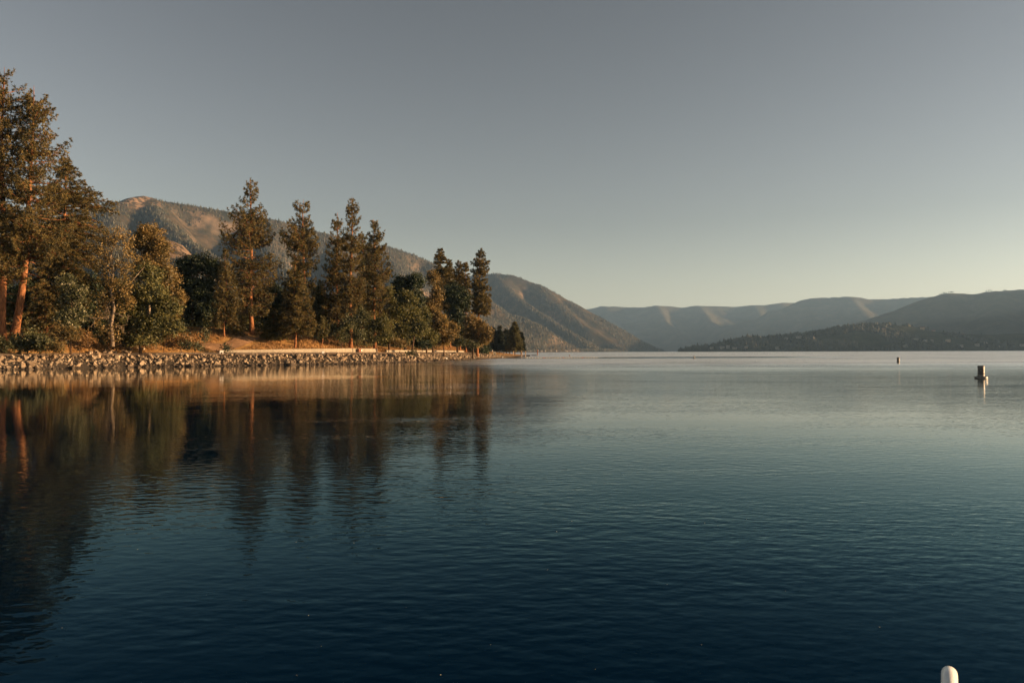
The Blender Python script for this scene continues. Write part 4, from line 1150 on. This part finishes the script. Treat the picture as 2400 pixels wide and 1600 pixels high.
for px_, dd, sc in spots:
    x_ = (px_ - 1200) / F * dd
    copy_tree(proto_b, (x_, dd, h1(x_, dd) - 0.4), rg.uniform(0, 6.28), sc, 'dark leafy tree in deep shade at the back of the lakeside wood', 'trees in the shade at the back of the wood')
# ------------------------------------------------------------------ riprap bank
rg = np.random.default_rng(3)
protos = []
for i in range(14):
    bm = bmesh.new()
    pts_ = unit(rg.normal(size=(11, 3))) * rg.uniform(0.75, 1.05, (11, 1))
    pts_ = np.sign(pts_) * np.abs(pts_) ** 0.75 * np.array([1.0, rg.uniform(0.6, 0.9), rg.uniform(0.5, 0.8)])
    for p_ in pts_:
        bm.verts.new(p_)
    r_ = bmesh.ops.convex_hull(bm, input=bm.verts)
    bmesh.ops.delete(bm, geom=[v for v in bm.verts if not v.link_faces], context='VERTS')
    bmesh.ops.triangulate(bm, faces=bm.faces)
    bm.verts.ensure_lookup_table()
    me_ = bpy.data.meshes.new('boulder')
    bm.to_mesh(me_)
    me_.materials.append(M['rock'])
    V_ = np.array([v.co[:] for v in bm.verts]); T_ = np.array([[v.index for v in f.verts] for f in bm.faces])
    protos.append((me_, V_, T_))
    bm.free()

def rot_mats(n):
    q = unit(rg.normal(size=(n, 4)))
    w, x, y, z = q.T
    return np.stack([1 - 2 * (y * y + z * z), 2 * (x * y - z * w), 2 * (x * z + y * w), 2 * (x * y + z * w), 1 - 2 * (x * x + z * z), 2 * (y * z - x * w),
                     2 * (x * z - y * w), 2 * (y * z + x * w), 1 - 2 * (x * x + y * y)], -1).reshape(n, 3, 3)

n = 9500
s_ = rg.uniform(6, cum[-4] + 22, n)
t_ = rg.uniform(-0.75, 3.45, n)
r_ = np.clip(np.exp(rg.normal(math.log(0.205), 0.48, n)), 0.13, 0.72)
py_ = np.interp(s_, cum, near[:, 1])
r_ *= np.interp(py_, [95, 150, 210, 300], [1.08, 0.95, 0.85, 0.5])
r_ = np.where(t_ > 2.7, np.minimum(r_, 0.36), r_)
xy, _ = along(s_, t_)
z_ = H(xy[:, 0], xy[:, 1]) + r_ * rg.uniform(-0.1, 0.35, n)
ok = (z_ > -0.45)
s_, t_, r_, xy, z_ = s_[ok], t_[ok], r_[ok], xy[ok], z_[ok]
n = len(s_)
RM = rot_mats(n)
kind = rg.integers(0, len(protos), n)
root = thing('rock_bank', 'long low bank of broken pale boulders along the waterline of the near shore', 'rock bank', (float(near[5][0]), float(near[5][1]), 0))
rb = np.array(root.location)
px_ = 1200 + F * xy[:, 0] / xy[:, 1]
big = np.argsort(-(r_ / xy[:, 1]) * ((px_ > -20) & (z_ > -0.1)))[:300]
isbig = np.zeros(n, bool); isbig[big] = True
for i in big:
    o = obj('boulder', protos[kind[i]][0], root)
    o.matrix_world = Matrix.Translation((xy[i, 0] - rb[0], xy[i, 1] - rb[1], z_[i])) @ Matrix(RM[i].tolist()).to_4x4() @ Matrix.Scale(r_[i], 4)
g = Geo()
for i in np.nonzero(~isbig)[0]:
    _, V_, T_ = protos[kind[i]]
    g.add((V_ * r_[i]) @ RM[i].T + [xy[i, 0] - rb[0], xy[i, 1] - rb[1], z_[i]], None, T_)
obj('smaller_rocks', g.build('smaller_rocks', M['rock']), root, kind='stuff')

# loose boulders on the upper side of the path, at the left
root = thing('rock_pile', 'scatter of pale boulders on the upper side of the gravel path below the green tree', 'rock pile', (*[float(v) for v in xx(270, 119)], 2.2))
rb = np.array(root.location)
for i in range(46):
    q = rg.uniform(205, 340)
    dd = np.interp(q, [205, 340], [112, 122]) + rg.uniform(-1.2, 2.2)
    x_, y_ = xx(q, dd)
    rr = rg.uniform(0.14, 0.48)
    o = obj('boulder', protos[rg.integers(0, 14)][0], root)
    o.matrix_world = Matrix.Translation((x_ - rb[0], y_ - rb[1], h1(x_, y_) + rr * 0.3 - rb[2])) @ Matrix(rot_mats(1)[0].tolist()).to_4x4() @ Matrix.Scale(rr, 4)

# ------------------------------------------------------------------ dry grass
n = 26000
s_ = rg.uniform(s_of_px(150), s_of_px(1190), n)
t_ = rg.uniform(8.6, 26, n)
xy, _ = along(s_, t_)
keep = fbm(xy[:, 0] / 4, xy[:, 1] / 4, 71, 3) > 0.28
tx, ty = [(p[0] + p[2]) / 2 for p in tr], [(p[1] + p[3]) / 2 for p in tr]
tX = np.array([(a - 1200) / F * b_ for a, b_ in zip(tx, ty)])
dtr = np.min(np.stack([np.hypot(xy[:, 0] - np.interp(q, range(6), tX), xy[:, 1] - np.interp(q, range(6), ty)) for q in np.linspace(0, 5, 40)]), 0)
keep &= dtr > 2.6
xy = xy[keep]
c = np.stack([xy[:, 0], xy[:, 1], H(xy[:, 0], xy[:, 1]) - 0.03], 1)
V, tone = blades(c, np.tile([0.15, -0.1, 1.6], (len(c), 1)), 6, 0.5, 0.042, rg, 0.45)
obj('dry_grass', mesh('dry_grass', V, [np.arange(len(V)).reshape(-1, 3)], M['grass'], False, tone), kind='stuff')

# brush that closes the wood down to the ground
n = 23000
s_ = rg.uniform(s_of_px(0) - 25, s_of_px(1190), n)
t_ = rg.uniform(9.5, 46, n)
xy, _ = along(s_, t_)
dtr = np.min(np.stack([np.hypot(xy[:, 0] - np.interp(q, range(6), tX), xy[:, 1] - np.interp(q, range(6), ty)) for q in np.linspace(0, 5, 40)]), 0)
px_ = 1200 + F * xy[:, 0] / xy[:, 1]
start = np.interp(px_, [0, 120, 160, 330, 430, 470, 700, 740, 800, 1000, 1060, 1190], [8, 8, 11, 12, 14, 21, 19, 13, 11, 11, 14, 17])
lump = fbm(xy[:, 0] / 3.2, xy[:, 1] / 3.2, 72, 3)
keep = (t_ > start) & (dtr > 3.4) & (lump > 0.40)
xy, lump, t_, start = xy[keep], lump[keep], t_[keep], start[keep]
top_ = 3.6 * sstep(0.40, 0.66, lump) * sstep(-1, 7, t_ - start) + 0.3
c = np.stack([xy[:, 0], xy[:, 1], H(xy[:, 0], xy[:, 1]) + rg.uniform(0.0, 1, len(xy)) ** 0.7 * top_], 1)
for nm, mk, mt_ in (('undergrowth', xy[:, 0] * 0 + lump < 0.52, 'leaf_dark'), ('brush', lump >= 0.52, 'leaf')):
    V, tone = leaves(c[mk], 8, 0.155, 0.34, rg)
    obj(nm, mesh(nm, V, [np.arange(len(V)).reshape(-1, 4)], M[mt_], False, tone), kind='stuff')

# ------------------------------------------------------------------ concrete wall, kerb and small things on the bank
def oriented(name, me, root, loc, rz):
    o = obj(name, me, root, loc)
    o.rotation_euler = (0, 0, rz)
    return o

s0, s1 = s_of_px(552) + 1.0, s_of_px(966) + 1.0
p0_, _ = along(np.array([s0]), np.array([7.7]))
root = thing('concrete_wall', 'low pale concrete retaining wall behind the boulders, below the orange grass', 'wall', (float(p0_[0, 0]), float(p0_[0, 1]), 1.8))
rb = np.array(root.location)
npan = 15
edges = np.linspace(s0, s1, npan + 1)
for a, b_ in zip(edges[:-1], edges[1:]):
    pa, _ = along(np.array([a + 0.012, b_ - 0.012]), np.array([7.7, 7.7]))
    e = pa[1] - pa[0]
    ln = float(np.linalg.norm(e)); rz = math.atan2(e[1], e[0])
    tops = []
    for q in pa:
        px_q = 1200 + F * q[0] / q[1]
        pyt = np.interp(px_q, [545, 700, 830, 910, 970], [820, 817.6, 816, 817.3, 820.2])
        tops.append(CAM_H + (hor(px_q) - pyt) * q[1] / F)
    g = Geo()
    zb = 1.55
    V = []
    for (x_, zt) in ((0, tops[0]), (ln, tops[1])):
        V += [(x_, 0.0, zb), (x_, 0.32, zb), (x_, 0.28, zt - 0.03), (x_, 0.25, zt), (x_, 0.07, zt), (x_, 0.04, zt - 0.03)]
    q6 = [(i, (i + 1) % 6, 6 + (i + 1) % 6, 6 + i) for i in range(6)]
    g.add(V, q6)
    g.T.append(np.array([(0, 2, 1), (0, 3, 2), (0, 4, 3), (0, 5, 4), (6, 7, 8), (6, 8, 9), (6, 9, 10), (6, 10, 11)], np.int32))
    oriented('wall_panel', g.build('wall_panel', M['concrete']), root, (pa[0][0] - rb[0], pa[0][1] - rb[1], -rb[2]), rz)

s0, s1 = s_of_px(984), s_of_px(1146)
p0_, _ = along(np.array([s0]), np.array([7.4]))
root = thing('kerb', 'long low timber-coloured kerb along the path towards the point', 'kerb', (float(p0_[0, 0]), float(p0_[0, 1]), 1.6))
rb = np.array(root.location)
edges = np.linspace(s0, s1, 15)
for a, b_ in zip(edges[:-1], edges[1:]):
    pa, _ = along(np.array([a + 0.01, b_ - 0.01]), np.array([7.4, 7.4]))
    e = pa[1] - pa[0]
    ln = float(np.linalg.norm(e)); rz = math.atan2(e[1], e[0])
    mid = pa.mean(0)
    g = Geo()
    g.box((0, 0, 0), (ln, 0.3, 0.5))
    oriented('kerb_stone', g.build('kerb_stone', M['concrete']), root, (mid[0] - rb[0], mid[1] - rb[1], h1(*mid) + 0.18 - rb[2]), rz)

def prop(name, label, cat, px, d, group=None, z=None):
    x_, y_ = xx(px, d)
    return thing(name, label, cat, (x_, y_, h1(x_, y_) if z is None else z), 0, group)

def post(label, px, d, hgt, r, mat='wood', cap=None, name='post', group=None, sink=0.3, z=None):
    root = prop(name, label, 'post', px, d, group, z)
    g = Geo()
    g.lathe([(0.0, -sink), (r, -sink), (r, hgt * 0.96), (r * 0.8, hgt), (0.0, hgt)], 10)
    obj('shaft', g.build('shaft', M[mat]), root)
    if cap:
        g = Geo()
        g.lathe([(0.0, hgt * 0.82), (r * 1.15, hgt * 0.82), (r * 1.15, hgt * 0.98), (0.0, hgt * 1.01)], 10)
        obj('band', g.build('band', M[cap]), root)
    return root

post('thin pale marker post between the boulders and the gravel path', 424, 119.5, 0.95, 0.05, 'white')
post('pair of short pale stakes standing at the edge of the green shrubs, left one', 363, 122, 0.75, 0.035, 'bark_pale', group='stakes by the shrubs')
post('pair of short pale stakes standing at the edge of the green shrubs, right one', 366.5, 122.2, 0.85, 0.035, 'bark_pale', group='stakes by the shrubs')
post('tall pale post with a lighter head at the middle of the shore path', 1056, 186, 1.35, 0.07, 'wood', 'white')
post('short post with a white band on the grass mound by the pale blocks', 1154, 244, 1.5, 0.12, 'wood', 'white')
post('grey stub post standing between the pale block and the wooden stand', 1168, 250, 0.95, 0.13, 'bark_pale', group='stub posts by the point')
post('pinkish stub post right of the grey stub post by the point', 1172, 252, 1.1, 0.13, 'wood', group='stub posts by the point')
post('left of two timber posts among the reeds behind the beach', 1203, 330, 1.7, 0.2, 'wood', group='timber posts behind the beach')
post('right, darker of two timber posts among the reeds behind the beach', 1206.5, 332, 1.75, 0.16, 'bark_dark', group='timber posts behind the beach')

def block(name, label, cat, px, d, size, mat, lift=0.0, rz=0.3):
    root = prop(name, label, cat, px, d)
    bm = bmesh.new()
    bmesh.ops.create_cube(bm, size=1.0)
    bmesh.ops.scale(bm, vec=size, verts=bm.verts)
    bmesh.ops.bevel(bm, geom=bm.edges[:], offset=min(size) * 0.08, segments=2, affect='EDGES')
    me_ = bpy.data.meshes.new('body')
    bm.to_mesh(me_); bm.free()
    me_.materials.append(M[mat])
    o = obj('body', me_, root, (0, 0, size[2] / 2 + lift))
    root.rotation_euler = (0, 0, rz)
    return root

r_ = block('stone_bench', 'little white block with a dark gap beneath, on the boulders near the wall end', 'block', 519, 125.3, (0.55, 0.4, 0.22), 'white', 0.3)
for sx_ in (-0.2, 0.2):
    g = Geo(); g.box((sx_, 0, 0.13), (0.12, 0.34, 0.34))
    obj('foot', g.build('foot', M['white']), r_)
block('white_block', 'small white rounded block on the boulders in front of the middle of the wall', 'block', 757, 137.5, (0.42, 0.42, 0.36), 'white', 0.15)
block('white_block', 'small white block beside the shore path near the tall pale post', 'block', 1046, 183, (0.42, 0.4, 0.4), 'white', 0.0)
block('concrete_block', 'pale concrete box on the right shoulder of the grass mound', 'block', 1134, 238, (1.0, 0.8, 0.75), 'concrete', 0.1)
r_ = block('concrete_hut', 'pale block with a small dark opening at the beach end of the bank', 'block', 1158.5, 247, (1.0, 0.9, 1.0), 'concrete', 0.05)
g = Geo(); g.box((0.05, -0.43, 0.38), (0.28, 0.1, 0.42)); obj('opening', g.build('opening', M['black']), r_)
g = Geo(); g.box((0, 0, 1.08), (1.1, 1.0, 0.08)); obj('lid', g.build('lid', M['concrete']), r_)
p_, a_ = along(np.array([s_of_px(908) + 1.0]), np.array([7.35]))
root = thing('utility_box', 'rust brown box standing against the right part of the concrete wall', 'box', (p_[0, 0], p_[0, 1], 2.05), float(a_[0]))
g = Geo(); g.box((0, 0, 0.30), (0.75, 0.45, 0.6)); obj('body', g.build('body', M['wood_red']), root)
g = Geo(); g.box((0, 0, 0.63), (0.85, 0.55, 0.06)); obj('lid', g.build('lid', M['wood_red']), root)
g = Geo(); g.box((0.55, -0.05, 0.32), (0.3, 0.2, 0.26)); obj('meter', g.build('meter', M['white']), root)
root = prop('plank', 'pale plank lying down the bank to the kerb', 'plank', 990, 160)
g = Geo()
g.tube([(-1.3, 1.4, 1.35), (0.9, -0.6, 0.2)], (0.16, 0.16), 4)
obj('board', g.build('board', M['wood']), root)

# stand and railing by the beach
root = prop('wooden_stand', 'tall narrow wooden stand that tapers upward at the edge of the beach', 'stand', 1181, 252)
for sx_ in (-1, 1):
    for sy_ in (-1, 1):
        g = Geo(); g.tube([(sx_ * 0.36, sy_ * 0.36, -0.2), (sx_ * 0.16, sy_ * 0.2, 1.75)], (0.06, 0.05), 6)
        obj('leg', g.build('leg', M['wood']), root)
for z_ in (0.45, 0.9, 1.3):
    g = Geo(); w_ = 0.68 - 0.2 * z_
    g.box((0, -0.34 + z_ * 0.09, z_), (w_, 0.04, 0.09)); obj('rung', g.build('rung', M['wood']), root)
g = Geo(); g.box((0, 0, 1.42), (0.5, 0.5, 0.06)); obj('seat', g.build('seat', M['wood']), root)
g = Geo(); g.box((0, 0.22, 1.75), (0.42, 0.05, 0.6)); obj('backrest', g.build('backrest', M['wood']), root)
block('white_block', 'small white drum at the foot of the wooden stand by the beach', 'drum', 1178.3, 250.5, (0.3, 0.3, 0.42), 'white')
root = prop('railing', 'pale railing of two bars right of the wooden stand', 'railing', 1187.5, 256)
for x_ in (-0.55, 0.55):
    g = Geo(); g.box((x_, 0, 0.4), (0.09, 0.09, 1.0)); obj('upright', g.build('upright', M['bark_pale']), root)
for z_ in (0.45, 0.86):
    g = Geo(); g.box((0, -0.05, z_), (1.25, 0.04, 0.09)); obj('rail', g.build('rail', M['bark_pale']), root)
root = prop('railing', 'thin dark railing between the grass mound and the pale block with the dark opening', 'railing', 1149, 243)
for x_ in (-0.7, 0.0, 0.6):
    g = Geo(); g.box((x_, 0, 0.35), (0.07, 0.07, 0.95)); obj('upright', g.build('upright', M['bark_dark']), root)
g = Geo(); g.box((0, -0.05, 0.8), (1.6, 0.04, 0.08)); obj('rail', g.build('rail', M['wood']), root)

# pilings and the low dock off the point
def piling(label, px, d, top, r, mat):
    x_, y_ = xx(px, d)
    root = thing('piling', label, 'piling', (x_, y_, 0), 0, 'mooring pilings off the point')
    g = Geo(); g.lathe([(0, -1.5), (r, -1.5), (r * 0.95, top - 0.1), (r * 0.7, top), (0, top)], 10)
    obj('shaft', g.build('shaft', M[mat]), root)
    g = Geo(); g.lathe([(r * 1.02, 0.35), (r * 1.12, 0.36), (r * 1.12, 0.52), (r * 1.02, 0.53)], 10)
    obj('collar', g.build('collar', M['white']), root)
piling('pale piling nearest the firs on the point', 1222.5, 318, 2.5, 0.16, 'wood')
piling('pale piling standing at the tip of the beach, where the float line starts', 1231.5, 300, 2.3, 0.15, 'wood')
piling('reddish piling alone at the outer end of the low dark dock', 1259.5, 392, 3.0, 0.26, 'wood_red')
x_, y_ = xx(1237, 398)
root = thing('dock', 'low dark floating dock beyond the tip of the beach', 'dock', (x_, y_, 0))
ln = 48 * 398 / F
for i in range(12):
    g = Geo(); g.box(((i - 5.5) * ln / 12, 0, 0.36), (ln / 12 - 0.03, 2.2, 0.10)); obj('deck_panel', g.build('deck_panel', M['bark_dark']), root)
for i in range(3):
    g = Geo(); g.box(((i - 1) * ln / 3.2, 0, 0.1), (ln / 4.5, 1.9, 0.4)); obj('float', g.build('float', M['black']), root)

# line of swimming floats
pts_ = []
for i in range(26):
    px_i = 1235 + i * (1398 - 1235) / 25
    py_i = 838.6 - 0.9 * i / 25
    dd = CAM_H * F / (py_i - hor(px_i))
    pts_.append((*xx(px_i, dd), 0.06))
pts_ = np.array(pts_)
root = thing('swim_line', 'straight line of small floats marking the swimming area off the point', 'float line', pts_[0])
g = Geo(); g.tube(pts_ - pts_[0] + [0, 0, -0.05], np.full(len(pts_), 0.02), 4); obj('rope', g.build('rope', M['white']), root)
ga = Geo(); ga.lathe([(0, -0.12), (0.12, -0.09), (0.17, 0), (0.12, 0.1), (0, 0.13)], 10)
fw, fo = ga.build('float', M['white'], True), ga.build('float', M['orange'], True)
for i, p_ in enumerate(pts_):
    obj('float', fo if i in (6, 13, 20) else fw, root, p_ - pts_[0])

# ------------------------------------------------------------------ buoys
def can_buoy(label, px, d, R_, hgt, collar, marks=None):
    x_, y_ = xx(px, d)
    root = thing('buoy', label, 'buoy', (x_, y_, 0), math.atan2(-x_, y_) + 0.0, 'marker buoys on the lake')
    zb = collar[2] if collar else -0.1
    g = Geo()
    ztop = hgt
    g.lathe([(0, zb - 0.25), (R_ * 0.98, zb - 0.25), (R_, zb), (R_, ztop - 0.025), (R_ - 0.008, ztop - 0.006), (R_ - 0.025, ztop), (0, ztop)], 40)
    obj('body', g.build('body', M['buoy'], False), root)
    if collar:
        rc, z0, z1 = collar
        g = Geo()
        g.lathe([(R_ * 0.9, z0), (rc - 0.05, z0), (rc - 0.015, z0 + 0.03), (rc, z0 + 0.07), (rc, z1 - 0.06), (rc - 0.015, z1 - 0.02), (rc - 0.05, z1), (R_ * 1.01, z1 + 0.004)], 40)
        obj('float_collar', g.build('float_collar', M['buoy'], True), root)
    for (kindm, zc, a, b_, mat) in marks or []:
        g = Geo()
        if kindm == 'band':
            g.lathe([(R_ + 0.0035, zc - a), (R_ + 0.0035, zc + a)], 40)
        else:                                       # a ring or disc laid on the round face that looks to the shore
            n_ = 36
            V = []
            for q in range(n_):
                ph = 2 * math.pi * q / n_
                for rr in (a, b_):
                    th = rr * math.cos(ph) / R_
                    V.append(((R_ + 0.004) * math.sin(th), -(R_ + 0.004) * math.cos(th), zc + rr * math.sin(ph)))
            g.add(V, [(2 * q, 2 * q + 1, (2 * q + 3) % (2 * n_), (2 * q + 2) % (2 * n_)) for q in range(n_)])
        obj('mark' if kindm != 'band' else 'band', g.build('mark', M[mat]), root)
    return root
can_buoy('nearest can buoy, white with a black ring mark and a wide float collar', 2299, 56.3, 0.222, 0.92, (0.42, -0.06, 0.17),
         [('ring', 0.57, 0.095, 0.145, 'black'), ('ring', 0.57, 0.0, 0.03, 'black'), ('band', 0.865, 0.02, 0, 'black'), ('band', 0.36, 0.035, 0, 'black')])
can_buoy('slim can buoy with a column of dark marks, left of the nearest buoy', 2105, 127, 0.195, 0.93, None,
         [('ring', 0.68, 0.05, 0.11, 'black'), ('ring', 0.42, 0.05, 0.11, 'black'), ('band', 0.86, 0.03, 0, 'black'), ('band', 0.16, 0.05, 0, 'black')])
can_buoy('small distant buoy with a dark base in front of the headland tip', 1627, 211, 0.14, 0.80, (0.30, -0.06, 0.22), [('band', 0.62, 0.05, 0, 'black')])
can_buoy('tiny white buoy beyond the line of swimming floats', 1335, 338, 0.16, 0.85, (0.24, -0.06, 0.12), [('band', 0.30, 0.05, 0, 'orange')])

# ------------------------------------------------------------------ dock ladder rail at the lower right
root = thing('ladder_rail', 'rounded white hoop of a ladder rail rising from below at the lower right corner', 'handrail', (1.057, 1.94, 0), -math.atan2(1.057, 1.94))
g = Geo()
R_, zt = 0.17, 1.285
pts_ = [(0, 0, -0.9), (0, 0, 0.3), (0, 0, zt - R_ - 0.02)]
for q in np.linspace(0, math.pi, 17):
    pts_.append((0.0, -R_ + R_ * math.cos(q), zt - R_ - 0.0170 + R_ * math.sin(q)))
pts_.append((0.0, -2 * R_, zt - 0.75))
g.tube(pts_, np.full(len(pts_), 0.0170), 24)
obj('rail', g.build('rail', M['white_gloss'], True), root)
g = Geo(); g.lathe([(0.0, 0.0), (0.055, 0.0), (0.055, 0.012), (0.022, 0.02), (0.0, 0.02)], 24, (0.0, -2 * R_, zt - 0.765))
obj('foot_plate', g.build('foot_plate', M['white_gloss'], True), root)

# pollen and bits of leaf adrift on the near water
n = 70
dd = 3.2 + 11 * rg.random(n) ** 1.3
c = np.stack([dd * rg.uniform(-0.62, 0.62, n), dd, np.full(n, 0.006)], 1)
a = rg.uniform(0, 6.28, n); s = rg.uniform(0.002, 0.007, n)
A = np.stack([np.cos(a) * s, np.sin(a) * s, a * 0], 1); B = np.stack([-np.sin(a) * s * 0.5, np.cos(a) * s * 0.5, a * 0 + 0.001], 1)
V = np.stack([c - A, c - B, c + A, c + B], 1).reshape(-1, 3)
obj('floating_specks', mesh('floating_specks', V, [np.arange(4 * n).reshape(-1, 4)], M['flower'], False, rg.random(n)), kind='stuff')

# ------------------------------------------------------------------ houses across the lake
def house(label, pos, w, dp, h, rh, wall, roof, rz, group):
    root = thing('house', label, 'house', pos, rz, group)
    g = Geo(); g.box((0, 0, h / 2 - 1), (w, dp, h + 2)); obj('wall', g.build('wall', M[wall]), root)
    g = Geo()
    o = 0.6
    V = [(-w / 2 - o, -dp / 2 - o, h - 0.15), (w / 2 + o, -dp / 2 - o, h - 0.15), (w / 2 + o, dp / 2 + o, h - 0.15), (-w / 2 - o, dp / 2 + o, h - 0.15), (-w / 2 - o, 0, h + rh), (w / 2 + o, 0, h + rh)]
    g.add(V, [(0, 1, 5, 4), (2, 3, 4, 5), (0, 3, 2, 1)], [(0, 4, 3), (1, 2, 5)])
    obj('roof', g.build('roof', M[roof]), root)
    for x_ in (-0.3, 0.05, 0.32):
        g = Geo(); g.box((x_ * w, -dp / 2 - 0.03, h * 0.55), (w * 0.14, 0.12, h * 0.34)); obj('window', g.build('window', M['glass']), root)
    return root

HG = 'houses on the wooded headland'
for i, (px_, py_, lb, w_, wl_, rf_) in enumerate(HL):
    pos = HPOS[i]
    house(lb, pos, w_, 9, 4.6 + (i % 3) * 1.1 + (3 if 'tall' in lb else 0), 2.6, wl_, rf_, rg.uniform(-0.35, 0.35), HG)
for i, px_ in enumerate([1238, 1246, 1259, 1268, 1277, 1291, 1302, 1312, 1325, 1329, 1335, 1344, 1354, 1378, 1420, 1426, 1437, 1446, 1452, 1470, 1484, 1521, 1545]):
    pos = on_surface(px_, hor(px_) - 0.7 - (i % 3) * 0.5, mx, my, MZ, 2500, 5200)
    house('tiny pale house on the far shore at the foot of the left mountain', pos, 6 + (i % 4) * 1.5, 6, 2.8, 1.6, 'house', 'roof', rg.uniform(-0.5, 0.5), 'houses at the foot of the left mountain')

# single pines standing on the skyline of the right hill
me_ = None
for i, px_ in enumerate([2203, 2207, 2211, 2214, 2218, 2224, 2228, 2231, 2234, 2312, 2317, 2321, 2325, 2354, 2358]):
    best = None
    for dd in np.arange(4300, 5500, 40.0):
        q = P(px_, 700, dd)
        zz_ = float(sample(hx_, hy_, HZ, np.array([q.x]), np.array([q.y]))[0])
        el = (zz_ - 2) / dd
        if best is None or el > best[0]:
            best = (el, q.x, q.y, zz_)
    if me_ is None:
        g = Geo(); g.lathe([(0.5, 0), (0.3, 6)], 6); g.lathe([(0.4, 4), (2.6, 6.5), (2.9, 9), (2.0, 12), (0.0, 15)], 7)
        me_ = g.build('pine_tree', M['needle_dark'])
        me_.attributes.new('tone', 'FLOAT', 'FACE')
    o = obj('pine_tree', me_, None, (best[1], best[2], best[3] - 0.5), label='lone pine on the bare skyline of the right hill', category='pine tree', group='pines on the right skyline')
    o.scale = (1, 1, rg.uniform(0.6, 1.1))
